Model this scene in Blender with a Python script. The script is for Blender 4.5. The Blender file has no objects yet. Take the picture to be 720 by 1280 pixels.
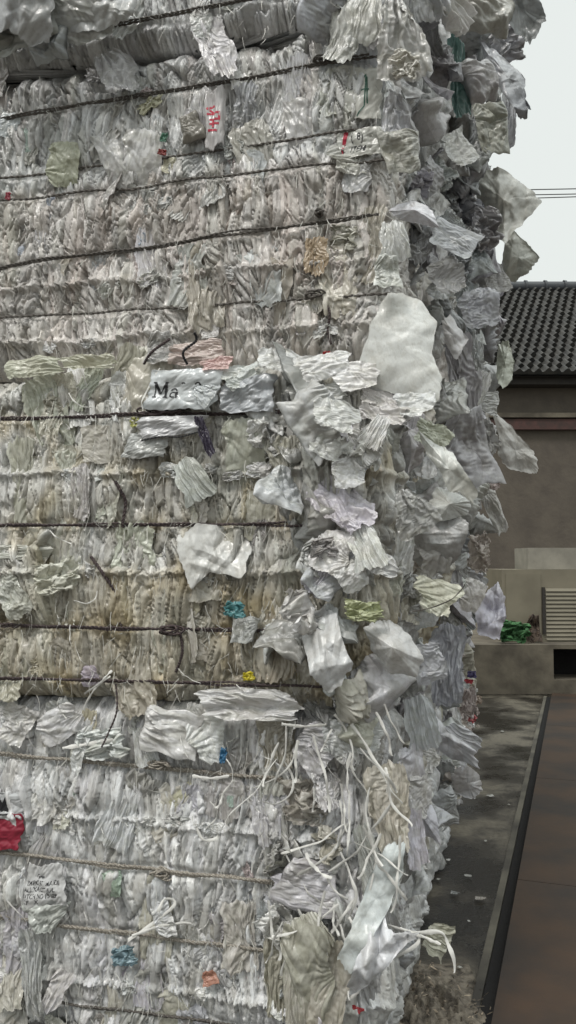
import bpy, math, random
import numpy as np
from mathutils import Vector, Matrix
R = math.radians
random.seed(7)
rng = np.random.default_rng(7)
scene = bpy.context.scene
col = scene.collection

# ------------------------------------------------------------------ camera, sky, sun
FPX = 1040.0                      # focal length in pixels of a 720 x 1280 picture
PITCH = math.atan(60 / FPX)
EYE = 1.6
cam_d = bpy.data.cameras.new('camera'); cam = bpy.data.objects.new('camera', cam_d); col.objects.link(cam)
cam_d.sensor_fit = 'VERTICAL'; cam_d.sensor_height = 36; cam_d.sensor_width = 24
cam_d.lens = FPX / 1280 * 36
cam_d.clip_start = 0.05; cam_d.clip_end = 2000
cam.location = (0, 0, EYE); cam.rotation_euler = (R(90) + PITCH, 0, 0)
scene.camera = cam
scene.render.resolution_x = 576; scene.render.resolution_y = 1024

w = bpy.data.worlds.new('World'); scene.world = w; w.use_nodes = True
nt = w.node_tree; nt.nodes.clear()
wo = nt.nodes.new('ShaderNodeOutputWorld'); bg = nt.nodes.new('ShaderNodeBackground')
sky = nt.nodes.new('ShaderNodeTexSky'); sky.sky_type = 'NISHITA'; sky.sun_disc = False
sky.sun_elevation = R(58); sky.sun_rotation = R(200); sky.air_density = 2; sky.dust_density = 6
mx = nt.nodes.new('ShaderNodeMix'); mx.data_type = 'RGBA'; mx.inputs[0].default_value = 0.94
mx.inputs[7].default_value = (8.3, 8.7, 8.45, 1)      # an even cloud deck over the clear sky
nt.links.new(sky.outputs[0], mx.inputs[6])
# an overcast sky is about three times brighter overhead than at the horizon
tc = nt.nodes.new('ShaderNodeTexCoord'); sx = nt.nodes.new('ShaderNodeSeparateXYZ'); nt.links.new(tc.outputs['Generated'], sx.inputs[0])
mr = nt.nodes.new('ShaderNodeMapRange'); mr.inputs[1].default_value = .58; mr.inputs[2].default_value = 1; mr.inputs[3].default_value = 1.02; mr.inputs[4].default_value = 3.0
nt.links.new(sx.outputs[2], mr.inputs[0])
vm = nt.nodes.new('ShaderNodeVectorMath'); vm.operation = 'SCALE'; nt.links.new(mx.outputs[2], vm.inputs[0]); nt.links.new(mr.outputs[0], vm.inputs['Scale'])
nt.links.new(vm.outputs[0], bg.inputs[0])
bg.inputs[1].default_value = 0.1
nt.links.new(bg.outputs[0], wo.inputs[0])
sd = bpy.data.lights.new('sun', 'SUN'); sun = bpy.data.objects.new('sun', sd); col.objects.link(sun)
sd.energy = 1.7; sd.angle = R(14); sd.color = (1, .97, .93)
sun.rotation_euler = (R(36), 0, R(-36))
scene.view_settings.view_transform = 'Standard'; scene.view_settings.look = 'None'
scene.view_settings.exposure = 0.0; scene.view_settings.gamma = 1
scene.render.engine = 'CYCLES'
scene.cycles.max_bounces = 5; scene.cycles.diffuse_bounces = 4; scene.cycles.transparent_max_bounces = 4

# ------------------------------------------------------------------ frame of the stack
U = np.array([-0.969, 0.248, 0.0])      # along the front face, away from the corner (leftwards)
V = np.array([0.248, 0.969, 0.0])       # along the end face, away from the camera
NF = -V                                  # front face normal
NS = -U                                  # end face normal
Z = np.array([0, 0, 1.0])
C0 = np.array([0.30, 2.60, 0.0])
EYEV = np.array([0, 0, EYE])
cp, sp_ = math.cos(PITCH), math.sin(PITCH)

def ray(px, py):
    a = (px - 360) / FPX; b = -(py - 640) / FPX
    return np.array([a, cp - b * sp_, sp_ + b * cp])
def on_face(px, py, off=0.0):
    d = ray(px, py); p0 = C0 + NF * off
    return EYEV + d * (np.dot(p0 - EYEV, NF) / np.dot(d, NF))
def at(px, py, dep):
    d = ray(px, py); return EYEV + d / d[1] * dep
def on_ground(px, py, z=0.0):
    d = ray(px, py); return EYEV + d * ((z - EYE) / d[2])
def sz(p): return float(np.dot(p - C0, U)), float(p[2])
def facept(s, z, off): return C0 + U * s + NF * off + Z * z

# ------------------------------------------------------------------ noise
def _h(ix, iy, seed):
    n = (ix.astype(np.int64) * 374761393 + iy.astype(np.int64) * 668265263 + seed * 2147001325) & 0xffffffff
    n = ((n ^ (n >> 13)) * 1274126177) & 0xffffffff
    n = ((n ^ (n >> 16)) * 2246822519) & 0xffffffff
    return ((n ^ (n >> 15)) & 0xffffff) / float(0xffffff)
def gn(x, y, seed=0):
    xi = np.floor(x); yi = np.floor(y); fx = x - xi; fy = y - yi
    u = fx ** 3 * (fx * (fx * 6 - 15) + 10); v = fy ** 3 * (fy * (fy * 6 - 15) + 10)
    def g(i, j):
        a = _h(xi + i, yi + j, seed) * 2 * np.pi
        return np.cos(a) * (fx - i) + np.sin(a) * (fy - j)
    return 1.5 * ((g(0, 0) * (1 - u) + g(1, 0) * u) * (1 - v) + (g(0, 1) * (1 - u) + g(1, 1) * u) * v)
def ridge(x, y, seed=0): return 1 - 2 * np.abs(gn(x, y, seed))
def pl(x, y, seed=0, rot=.6):
    """piecewise flat noise: random heights joined by flat triangles, like crushed foil"""
    c, s_ = math.cos(rot + seed), math.sin(rot + seed); x, y = x * c - y * s_, x * s_ + y * c
    u = x + .577 * y; v = 1.155 * y; u = u + .18 * gn(x * .7, y * .7, seed + 91); xi = np.floor(u); yi = np.floor(v); fx = u - xi; fy = v - yi
    a = _h(xi, yi, seed); b = _h(xi + 1, yi, seed); d = _h(xi, yi + 1, seed); e = _h(xi + 1, yi + 1, seed)
    return 2 * np.where(fx + fy < 1, a + (b - a) * fx + (d - a) * fy, e + (d - e) * (1 - fx) + (b - e) * (1 - fy)) - 1
flatn = pl
def crush(x, y, seed=0): return pl(x, y, seed) + .5 * pl(x * 2.1, y * 2.1, seed + 1) + .26 * pl(x * 4.3, y * 4.3, seed + 2)
def vor(x, y, seed=0):
    xi = np.floor(x); yi = np.floor(y)
    f1 = np.full(x.shape, 9.0); f2 = f1.copy(); cx = f1 * 0; cy = f1 * 0; dx = f1 * 0; dy = f1 * 0
    for i in (-1, 0, 1):
        for j in (-1, 0, 1):
            a = xi + i; b = yi + j
            ex = x - (a + .1 + .8 * _h(a, b, seed)); ey = y - (b + .1 + .8 * _h(a, b, seed + 5))
            d = np.hypot(ex, ey); m = d < f1
            f2 = np.where(m, f1, np.minimum(f2, d)); f1 = np.where(m, d, f1)
            cx = np.where(m, a, cx); cy = np.where(m, b, cy); dx = np.where(m, ex, dx); dy = np.where(m, ey, dy)
    return f1, f2, cx, cy, dx, dy

# ------------------------------------------------------------------ object helpers
def tag(o, label=None, cat=None, group=None, kind=None):
    if label: o['label'] = label
    if cat: o['category'] = cat
    if group: o['group'] = group
    if kind: o['kind'] = kind
    return o
def empty(name, loc, label, cat, group=None):
    o = bpy.data.objects.new(name, None); col.objects.link(o); o.location = tuple(loc)
    o.empty_display_size = .1
    return tag(o, label, cat, group)
def link(name, me, mat=None, parent=None):
    o = bpy.data.objects.new(name, me); col.objects.link(o)
    if mat and not me.materials: me.materials.append(mat)
    if parent: o.parent = parent
    return o
def mesh_np(name, verts, faces, cols=None, smooth=True):
    """faces: (F,k) int array of equal-sized faces"""
    me = bpy.data.meshes.new(name); verts = np.asarray(verts, np.float32); faces = np.asarray(faces, np.int32)
    k = faces.shape[1]
    me.vertices.add(len(verts)); me.vertices.foreach_set('co', verts.ravel())
    me.loops.add(faces.size); me.loops.foreach_set('vertex_index', faces.ravel())
    me.polygons.add(len(faces)); me.polygons.foreach_set('loop_start', np.arange(0, faces.size, k, dtype=np.int32))
    if cols is None: cols = np.ones((len(verts), 3))
    ca = np.ones((len(verts), 4), np.float32); ca[:, :3] = cols
    at_ = me.color_attributes.new('Col', 'FLOAT_COLOR', 'POINT'); at_.data.foreach_set('color', ca.ravel())
    me.update(calc_edges=True)
    me.polygons.foreach_set('use_smooth', [smooth] * len(faces)); me.update()
    return me
def grid_faces(n, m, wrap=False, base=0):
    i = np.arange(n - 1)[:, None]; j = np.arange(m if wrap else m - 1)[None, :]
    a = i * m + j; b = i * m + (j + 1) % m
    return (np.stack([a, b, b + m, a + m], -1).reshape(-1, 4) + base)
class MB:
    """collects boxes, tubes and grids, then becomes ONE mesh object"""
    def __init__(s): s.v = []; s.f = []; s.c = []; s.n = 0
    def add(s, v, f, c=(1, 1, 1)):
        v = np.asarray(v, float).reshape(-1, 3)
        c = np.asarray(c, float); c = np.tile(c, (len(v), 1)) if c.ndim == 1 else c
        s.v.append(v); s.f.append(np.asarray(f, int) + s.n); s.c.append(c); s.n += len(v)
    def grid(s, P, wrap=False, c=(1, 1, 1)):
        s.add(P, grid_faces(P.shape[0], P.shape[1], wrap), c)
    def box(s, lo, hi, c=(1, 1, 1)):
        x0, y0, z0 = lo; x1, y1, z1 = hi
        s.add([(x0, y0, z0), (x1, y0, z0), (x1, y1, z0), (x0, y1, z0), (x0, y0, z1), (x1, y0, z1), (x1, y1, z1), (x0, y1, z1)],
              [(3, 2, 1, 0), (4, 5, 6, 7), (0, 1, 5, 4), (1, 2, 6, 5), (2, 3, 7, 6), (3, 0, 4, 7)], c)
    def prism(s, pts, z0, z1, c=(1, 1, 1)):          # quad footprint
        v = [(p[0], p[1], z0) for p in pts] + [(p[0], p[1], z1) for p in pts]
        s.add(v, [(3, 2, 1, 0), (4, 5, 6, 7), (0, 1, 5, 4), (1, 2, 6, 5), (2, 3, 7, 6), (3, 0, 4, 7)], c)
    def tube(s, pts, r, k=6, c=(1, 1, 1)):
        pts = np.asarray(pts, float); n = len(pts)
        t = np.gradient(pts, axis=0); t /= np.linalg.norm(t, axis=1)[:, None] + 1e-9
        ref = np.array([.13, .2, .97]) if abs(t[0][2]) < .9 else np.array([1., .1, 0])
        a = np.cross(t, ref); a /= np.linalg.norm(a, axis=1)[:, None] + 1e-9; b = np.cross(t, a)
        r = np.broadcast_to(r, (n,)) if np.ndim(r) <= 1 else r
        th = np.arange(k) / k * 2 * np.pi
        P = pts[:, None] + r[:, None, None] * (np.cos(th)[None, :, None] * a[:, None] + np.sin(th)[None, :, None] * b[:, None])
        s.grid(P, True, c)
    def build(s, name, mat, parent=None, smooth=False):
        v = np.concatenate(s.v); f = np.concatenate(s.f)
        if parent is not None: v = v - np.array(parent_world(parent))
        return link(name, mesh_np(name, v, f, np.concatenate(s.c), smooth), mat, parent)
def parent_world(p):
    l = Vector(p.location); q = p.parent
    while q: l = l + q.location; q = q.parent
    return tuple(l)
def smoothpath(pts, n):
    pts = np.asarray(pts, float); t = np.linspace(0, len(pts) - 1, n); k = len(pts)
    i = np.clip(t.astype(int), 0, k - 2); f = (t - i)[:, None]
    p0 = pts[np.clip(i - 1, 0, k - 1)]; p1 = pts[i]; p2 = pts[i + 1]; p3 = pts[np.clip(i + 2, 0, k - 1)]
    return .5 * (2 * p1 + (p2 - p0) * f + (2 * p0 - 5 * p1 + 4 * p2 - p3) * f ** 2 + (3 * p1 - p0 - 3 * p2 + p3) * f ** 3)

# ------------------------------------------------------------------ materials
def mat_new(name):
    m = bpy.data.materials.new(name); m.use_nodes = True; n = m.node_tree; n.nodes.clear()
    o = n.nodes.new('ShaderNodeOutputMaterial'); b = n.nodes.new('ShaderNodeBsdfPrincipled')
    n.links.new(b.outputs[0], o.inputs[0]); return m, n, b, o
def ramp(n, src, stops):
    r = n.nodes.new('ShaderNodeValToRGB'); e = r.color_ramp.elements
    while len(e) < len(stops): e.new(.5)
    for k, (p, c) in enumerate(stops): e[k].position = p; e[k].color = (*c, 1)
    n.links.new(src, r.inputs[0]); return r.outputs[0]
def noise(n, scale, detail=4, vec=None, rough=.55):
    t = n.nodes.new('ShaderNodeTexNoise'); t.inputs['Scale'].default_value = scale; t.inputs['Detail'].default_value = detail
    t.inputs['Roughness'].default_value = rough
    if vec is not None: n.links.new(vec, t.inputs['Vector'])
    return t.outputs['Fac']
def mul(n, a, b, mode='MULTIPLY', f=1.0):
    x = n.nodes.new('ShaderNodeMix'); x.data_type = 'RGBA'; x.blend_type = mode
    if isinstance(f, float): x.inputs[0].default_value = f
    else: n.links.new(f, x.inputs[0])
    for v, k in ((a, 6), (b, 7)):
        if isinstance(v, tuple): x.inputs[k].default_value = (*v, 1)
        else: n.links.new(v, x.inputs[k])
    return x.outputs[2]
def objvec(n, sc=(1, 1, 1)):
    t = n.nodes.new('ShaderNodeTexCoord'); m = n.nodes.new('ShaderNodeMapping'); m.inputs['Scale'].default_value = sc
    n.links.new(t.outputs['Object'], m.inputs[0]); return m.outputs[0]
def geovec(n, sc=(1, 1, 1)):
    t = n.nodes.new('ShaderNodeNewGeometry'); m = n.nodes.new('ShaderNodeMapping'); m.inputs['Scale'].default_value = sc
    n.links.new(t.outputs['Position'], m.inputs[0]); return m.outputs[0]
def bump(n, b, h, dist, strength=1.0):
    x = n.nodes.new('ShaderNodeBump'); x.inputs['Distance'].default_value = dist; x.inputs['Strength'].default_value = strength
    n.links.new(h, x.inputs['Height']); n.links.new(x.outputs[0], b.inputs['Normal']); return x

def plastic(name, world=False, rough=.27, transl=.24, dirt=1.0, bsc=1.0):
    m, n, b, o = mat_new(name)
    a = n.nodes.new('ShaderNodeAttribute'); a.attribute_name = 'Col'
    oi = n.nodes.new('ShaderNodeObjectInfo')
    c = mul(n, a.outputs['Color'], oi.outputs['Color'])
    vec = geovec(n, (1, 1, 1))
    d1 = ramp(n, noise(n, 9, 5, vec), [(.38, (.74, .71, .66)), (.56, (1, 1, 1))])
    c = mul(n, c, d1, f=.55 * dirt)
    d2 = ramp(n, noise(n, 60, 4, vec), [(.35, (.68, .66, .62)), (.52, (1, 1, 1))])
    c = mul(n, c, d2, f=.45 * dirt)
    n.links.new(c, b.inputs['Base Color'])
    b.inputs['Roughness'].default_value = rough; b.inputs['Specular IOR Level'].default_value = .7
    b.inputs['Coat Weight'].default_value = .35; b.inputs['Coat Roughness'].default_value = .14
    h1 = noise(n, 70, 6, geovec(n, (1, 1, .35)), .65); h2 = noise(n, 240, 3, geovec(n, (1, 1, .3)))
    s = n.nodes.new('ShaderNodeMath'); s.operation = 'MULTIPLY_ADD'; s.inputs[1].default_value = .35
    n.links.new(h2, s.inputs[0]); n.links.new(h1, s.inputs[2])
    bump(n, b, s.outputs[0], .009 * bsc, .8)
    if transl:
        t = n.nodes.new('ShaderNodeBsdfTranslucent'); n.links.new(c, t.inputs[0])
        x = n.nodes.new('ShaderNodeMixShader'); x.inputs[0].default_value = transl
        n.links.new(b.outputs[0], x.inputs[1]); n.links.new(t.outputs[0], x.inputs[2]); n.links.new(x.outputs[0], o.inputs[0])
    return m
M_bag = plastic('woven_plastic', bsc=.38, rough=.24)
M_smooth = plastic('film_plastic', rough=.2, dirt=.5, bsc=.16, transl=.3)
M_body = plastic('compressed_plastic', transl=0, rough=.36, bsc=1.0)
def simple(name, c, rough=.6, nsc=20, var=.25, bsc=.002, metal=0, c2=None):
    m, n, b, o = mat_new(name)
    a = n.nodes.new('ShaderNodeAttribute'); a.attribute_name = 'Col'
    v = geovec(n); lo = tuple(x * (1 - var) for x in c) if c2 is None else c2
    k = ramp(n, noise(n, nsc, 6, v), [(.35, lo), (.62, c)])
    n.links.new(mul(n, k, a.outputs['Color']), b.inputs['Base Color'])
    b.inputs['Roughness'].default_value = rough; b.inputs['Metallic'].default_value = metal
    bump(n, b, noise(n, nsc * 4, 4, v), bsc)
    return m
M_dark = simple('dark_twine', (.095, .068, .062), .7, 200, c2=(.03, .02, .028))
M_ink = simple('black_ink', (.015, .015, .018), .6, 30, bsc=0)
M_red = simple('red_ink', (.45, .02, .05), .5, 30, bsc=0)
M_rope = simple('weathered_twine', (.15, .135, .12), .75, 220, c2=(.055, .048, .042))
M_rope_pale = simple('pale_twine', (.40, .37, .32), .7, 220, c2=(.17, .145, .12))
M_fringe = simple('frayed_plastic_thread', (.62, .61, .58), .5, 60, var=.2, bsc=0)

# ------------------------------------------------------------------ crumpled bag prototypes (a small cloth solver)
def solve(P, pins, tgt, lx, ly, it, wrap=False, bend=.04, press=0.0, zcap=None, seed=0):
    B, N, Mm = P.shape[:3]
    lx = np.broadcast_to(lx, P.shape[:3]) if np.ndim(lx) else np.full(P.shape[:3], lx)
    ld = math.hypot(float(lx.flat[0]), ly)
    def con(A, Bb, rest, k):
        d = Bb - A; l = np.sqrt((d * d).sum(-1, keepdims=True)) + 1e-9
        c = d * (k * .5 * (l - rest) / l); A += c; Bb -= c
    L = float(lx.flat[0])
    for t in range(it):
        for o in (0, 1):
            e = Mm - 1 - ((Mm - 1 - o) % 2)
            con(P[:, :, o:e:2], P[:, :, o + 1:e + 1:2], L, 1.)
            e = N - 1 - ((N - 1 - o) % 2)
            con(P[:, o:e:2], P[:, o + 1:e + 1:2], ly, 1.)
        if wrap:
            con(P[:, :, -1], P[:, :, 0], L, 1.)
            h = Mm // 2
            for r in (0, -1):
                mid = .5 * (P[:, r, :h] + P[:, r, h:][:, ::-1]); P[:, r, :h] = mid; P[:, r, h:] = mid[:, ::-1]
        for o in (0, 1):
            e = N - 1 - ((N - 1 - o) % 2)
            con(P[:, o:e:2, :-1], P[:, o + 1:e + 1:2, 1:], ld, .5)
            con(P[:, o:e:2, 1:], P[:, o + 1:e + 1:2, :-1], ld, .5)
        if bend:
            for o in (0, 1, 2, 3):
                A = P[:, :, o:Mm - 2:4]; Bb = P[:, :, o + 2::4][:, :, :A.shape[2]]; con(A[:, :, :Bb.shape[2]], Bb, 2 * L, bend)
                A = P[:, o:N - 2:4]; Bb = P[:, o + 2::4][:, :A.shape[1]]; con(A[:, :Bb.shape[1]], Bb, 2 * ly, bend)
        if press:
            du = (np.roll(P, -1, 2) - np.roll(P, 1, 2)); dv = np.gradient(P, axis=1)
            nr = np.cross(du, dv); nr /= np.linalg.norm(nr, axis=-1, keepdims=True) + 1e-9
            P += nr * press
        if zcap is not None: P[..., 2] = np.where(np.abs(P[..., 2]) > zcap, P[..., 2] * .9 + np.sign(P[..., 2]) * zcap * .1, P[..., 2])
        P[pins] = P[pins] * .2 + tgt[pins] * .8
    return P
def up2(P, wrap=False):
    def mid(A, ax, wr):
        A = np.moveaxis(A, ax, 0); n = A.shape[0]
        if wr:
            m = (9 * (A + np.roll(A, -1, 0)) - np.roll(A, 1, 0) - np.roll(A, -2, 0)) / 16
            o = np.empty((2 * n,) + A.shape[1:]); o[0::2] = A; o[1::2] = m
        else:
            E = np.concatenate([2 * A[:1] - A[1:2], A, 2 * A[-1:] - A[-2:-1]])
            m = (9 * (E[1:-2] + E[2:-1]) - E[:-3] - E[3:]) / 16
            o = np.empty((2 * n - 1,) + A.shape[1:]); o[0::2] = A; o[1::2] = m
        return np.moveaxis(o, 0, ax)
    return mid(mid(P, 0, False), 1, wrap)
def nz3(B, N, M, fr, seed):
    out = np.zeros((B, N, M, 3))
    j, i = np.meshgrid(np.linspace(0, 1, M), np.linspace(0, 1.4, N))
    for b in range(B):
        for k in range(3): out[b, ..., k] = gn(j * fr + 17 * b + 3, i * fr + 31 * k + 5, seed + b * 7 + k)
    return out
PROTO = {}
def make_protos():
    N, Mm, B = 56, 40, 8
    lx = 1.0 / (Mm - 1); ly = 1.4 / (N - 1)
    j, i = np.meshgrid(np.linspace(-.5, .5, Mm), np.linspace(.7, -.7, N))
    flat = np.stack([j, i, 0 * j], -1)
    def base(): return np.repeat(flat[None], B, 0).copy()
    def norm(P, wrap=False, up=True):
        out = []
        for b in range(B):
            Q = up2(P[b], wrap) if up else P[b]
            lo = Q.reshape(-1, 3).min(0); hi = Q.reshape(-1, 3).max(0); c = (lo + hi) / 2; s = hi - lo
            Q = (Q - c); Q[..., 0] /= s[0]; Q[..., 1] /= s[1]; Q[..., 2] /= (s[0] + s[1]) / 2
            out.append(Q)
        return out
    def rpins(n, k, edge=True):
        m = np.zeros((B, N, n), bool)
        for b in range(B):
            m[b, rng.integers(0, N, k), rng.integers(0, n, k)] = True
            if edge: m[b, 0, ::13] = True; m[b, -1, ::13] = True
        return m
    def outline(P, b, k, taper=0.0):
        """resample a solved sheet inside an irregular outline"""
        n, m = P.shape[:2]; v, u = np.meshgrid(np.linspace(-1, 1, n), np.linspace(-1, 1, m), indexing='ij')
        wd = .86 + .16 * gn(v * 1.3 + b * 5, v * 0 + k, 700) + .05 * gn(v * 5 + b, v * 0 + k, 701) - taper * (v + 1) * .5
        ct = .10 * gn(v * 1.1 + b * 3, v * 0 + k, 702)
        hd = .86 + .16 * gn(u * 1.3 + b * 7, u * 0 + k, 703) + .05 * gn(u * 6 + b, u * 0 + k, 704)
        rnd = 1 - .10 * (np.abs(u) * np.abs(v)) ** 2
        uu = np.clip(ct + u * wd * rnd, -1, 1); vv = np.clip(v * hd * rnd, -1, 1)
        x = (uu + 1) / 2 * (m - 1); y = (vv + 1) / 2 * (n - 1); xi = np.clip(x.astype(int), 0, m - 2); yi = np.clip(y.astype(int), 0, n - 2)
        fx = (x - xi)[..., None]; fy = (y - yi)[..., None]
        return (P[yi, xi] * (1 - fx) + P[yi, xi + 1] * fx) * (1 - fy) + (P[yi + 1, xi] * (1 - fx) + P[yi + 1, xi + 1] * fx) * fy
    def cut(L, k, taper=0.0):
        for b, Q in enumerate(L):
            a_, b_ = np.meshgrid(np.linspace(0, 3.2, Q.shape[1]), np.linspace(0, 4.4, Q.shape[0])); Q[..., 2] += .035 * crush(a_ * (2 if k == 3 else 1.2), b_, 50 + b + k * 9)
        return [outline(Q, b, k, taper * (b % 3) / 2) for b, Q in enumerate(L)]
    # sheet: loosely crumpled
    P = base(); T = P.copy(); T[..., 0] *= .84; T[..., 1] *= .86
    T += nz3(B, N, Mm, 1.8, 11) * np.array([.05, .05, .20]); P = T + nz3(B, N, Mm, 5, 12) * .035 + nz3(B, N, Mm, 14, 13) * .008
    PROTO['sheet'] = cut(norm(solve(P, rpins(Mm, 12), T, lx, ly, 170, bend=.12, zcap=.18)), 1, .3)
    # scrunch: heavily crumpled
    P = base(); T = P.copy(); T[..., 0] *= .5; T[..., 1] *= .5
    T += nz3(B, N, Mm, 3, 21) * np.array([.09, .09, .22]); P = T + nz3(B, N, Mm, 9, 22) * .06
    PROTO['scrunch'] = cut(norm(solve(P, rpins(Mm, 40), T, lx, ly, 150, bend=.03, zcap=.2)), 2)
    # pleat: squeezed sideways into upright folds
    P = base(); T = P.copy(); T[..., 0] *= .66; T[..., 1] *= .93
    T += nz3(B, N, Mm, 1.5, 31) * np.array([.10, .04, .09]); q = nz3(B, N, Mm, 1.6, 33)
    P = T.copy()
    for b in range(B): P[b, ..., 2] += .07 * gn(j * 7 + b * 9 + 1.6 * q[b, ..., 0], i * 1.4, 34 + b) + .02 * gn(j * 19 + 2 * q[b, ..., 1], i * 3, 44 + b)
    m = np.zeros((B, N, Mm), bool); m[:, ::17, ::9] = True
    PROTO['pleat'] = cut(norm(solve(P, m, T, lx, ly, 150, bend=.03, zcap=.09)), 3)
    # fan: gathered at the top, spreading down
    P = base(); T = P.copy(); g = np.clip((.7 - i) / 1.4, 0, 1); wdt = .14 + .70 * g ** .7
    T[..., 0] *= wdt; T[..., 1] *= .93; T[..., 2] += -.28 * (g - .45) ** 2
    P = T.copy()
    for b in range(B): P[b, ..., 2] += (.12 - .04 * g) * gn(j * 5.5 + b * 9 + .8 * gn(j * 3, i * 2, b), i * .8, 54 + b) + .02 * gn(j * 17, i * 3, 64 + b)
    T += nz3(B, N, Mm, 1.5, 35) * .09
    m = np.zeros((B, N, Mm), bool); m[:, 0, ::3] = True; m[:, ::18, ::13] = True; m[:, -1, ::13] = True
    PROTO['fan'] = cut(norm(solve(P, m, T, lx, ly, 150, bend=.05)), 4)
    # sharply creased film: flat facets meeting in folds
    n2, m2 = 100, 76
    def creases(u, v, seed, K, amp, loc=True):
        r = np.random.default_rng(seed); z = u * 0
        for k in range(K):
            a = r.uniform(0, np.pi); c = r.uniform(-.6, .6); d_ = u * np.cos(a) + v * np.sin(a) - c + .05 * gn(u * 2 + k, v * 2, seed + k)
            f = np.abs(d_) if r.random() < .5 else -np.abs(d_)
            if k > K * .4:
                cu, cv = r.uniform(-.7, .7, 2); R_ = r.uniform(.35, .8); wgt = np.clip(1 - np.hypot(u - cu, v - cv) / R_, 0, 1)
                f = np.sign(f) * np.maximum(0, .30 * wgt - np.abs(d_)) * 1.2
            z = z + amp * f * r.uniform(.5, 1.2)
        return z
    def tuck(u, v, seed, K, amp):            # soft folds running out from a few pulled points
        r = np.random.default_rng(seed + 1); z = u * 0
        for k in range(K):
            cu, cv = r.uniform(-1, 1, 2); q_ = max(abs(cu), abs(cv)) / 1.25; cu /= q_; cv /= q_; th = np.arctan2(v - cv, u - cu); rd = np.hypot(u - cu, v - cv)
            f = gn(np.cos(th) * 3.5 + k * 7, np.sin(th) * 3.5, seed + k)
            z = z + amp * np.abs(f) * np.clip(rd, 0, .6) * np.clip(1.7 - rd, 0, 1) * r.uniform(.2, 1)
        return z
    L1, L2, L3 = [], [], []
    for b in range(14):
        u, v = np.meshgrid(np.linspace(-1, 1, m2), np.linspace(1, -1, n2)); r = np.random.default_rng(900 + b)
        z = creases(u, v, 1000 + b * 20, 9, .14) + tuck(u, v, 2000 + b * 20, 3, .55) + .085 * crush(u * 1.9, v * 2.2, b * 7) + r.uniform(-.25, .1) * u * u + r.uniform(-.25, .1) * v * v
        x = u * .5 + .05 * gn(v * 1.5, u * 1.5 + b, 71); y = v * .65 + .05 * gn(u * 1.5 + b, v * 1.5, 72)
        L1.append(np.stack([x, y, z * .55], -1))
        # closed bag: two creased skins meeting at an uneven rim
        jj = np.concatenate([np.linspace(-1, 1, m2 // 2), np.linspace(1, -1, m2 // 2)]); u, v = np.meshgrid(jj, np.linspace(1, -1, n2))
        sd_ = np.concatenate([np.ones(m2 // 2), -np.ones(m2 // 2)])[None] + 0 * u
        tp = 1 - r.uniform(0, .5) * (v * r.choice([-1, 1]) + 1) * .5; wv = .88 + .14 * gn(v * 1.4 + b * 3, sd_ * 0 , 73)
        lens = np.clip(1 - u ** 4, 0, 1) ** .7 * np.clip(1 - v ** 4, 0, 1) ** .7
        z = sd_ * .20 * lens * (.7 + .5 * gn(u * 1.2 + b, v * 1.2, 74)) + creases(u, v, 3000 + b * 20, 7, .12) + sd_ * 0
        z = z + lens * .5 * sd_ * .16 * crush(u * 2 + sd_ * 9, v * 2.3, b * 11) + lens * (creases(u + sd_ * 3, v, 4000 + b * 20, 8, .16) * 0 + creases(u, v, 5000 + b * 20 , 12, .16) * sd_ + tuck(u, v, 6000 + b * 20, 3, .55) * sd_)
        x = u * .5 * tp * wv + .08 * gn(v * 1.2 + b, v * 0, 75); y = v * .62 * (.92 + .14 * gn(u * 1.6 + b * 5, u * 0, 76))
        L2.append(np.stack([x, y, z * .6 - .22 * r.uniform(-1, 1) * v * v * .5], -1))
        # draped film: long unequal folds falling from one edge
        u, v = np.meshgrid(np.linspace(-1, 1, m2), np.linspace(1, -1, n2)); g_ = (1 - v) / 2
        ph = u * (3.2 + b % 3) + .7 * gn(u * 1.5 + b, v * 1.1, 77) + .25 * v
        fold = np.abs(gn(ph, v * .5 + b * 3, 78)) * 1.4 + .5 * np.abs(gn(ph * 2.3 + 5, v * .8, 79))
        z = .26 * fold * (.5 + .5 * g_) + creases(u, v, 7000 + b * 20, 6, .08) + .07 * crush(u * 3.2, v * 1.6, b * 13) + r.uniform(-.3, .1) * v * v
        x = u * (.26 + .24 * g_ ** .8) + .05 * gn(v * 1.5 + b, u * 1.2, 80); y = v * .65 + .06 * gn(u * 2 + b, v * 0, 81) * g_
        L3.append(np.stack([x, y, z * .5], -1))
    def nrm1(Q):
        f = Q.reshape(-1, 3); lo = f.min(0); hi = f.max(0); s_ = hi - lo; Q = Q - (lo + hi) / 2
        Q[..., 0] /= s_[0]; Q[..., 1] /= s_[1]; Q[..., 2] /= (s_[0] + s_[1]) / 2; return Q
    PROTO['facet'] = [outline(nrm1(Q), b, 5, .35 * (b % 3) / 2) for b, Q in enumerate(L1)]
    PROTO['pillow'] = [nrm1(Q) for Q in L2]; PROTO['sack'] = PROTO['pillow']
    PROTO['drape'] = [outline(nrm1(Q), b, 6) for b, Q in enumerate(L3)]
make_protos()
PM = {}
def proto_mesh(kind, k, sm):
    key = (kind, k, sm)
    if key not in PM:
        Q = PROTO[kind][k]; n, m = Q.shape[:2]; wrap = kind in ('pillow', 'sack')
        j, i = np.meshgrid(np.linspace(0, 1, m), np.linspace(0, 1, n))
        c = 1 - .10 * (gn(j * 5 + k, i * 6, 400 + k) > .15)[..., None] * np.array([1, 1, 1.3])     # paler and duller panels
        c = c * (1 - .12 * (np.abs(gn(j * 3 + 9 * k, i * 3, 430 + k)) < .03))[..., None]               # fold dirt lines
        V_ = Q.reshape(-1, 3)
        me = mesh_np('bag_' + kind, V_, grid_faces(n, m, wrap), c.reshape(-1, 3))
        me.materials.append(M_smooth if sm else M_bag); PM[key] = me
    return PM[key]
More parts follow.
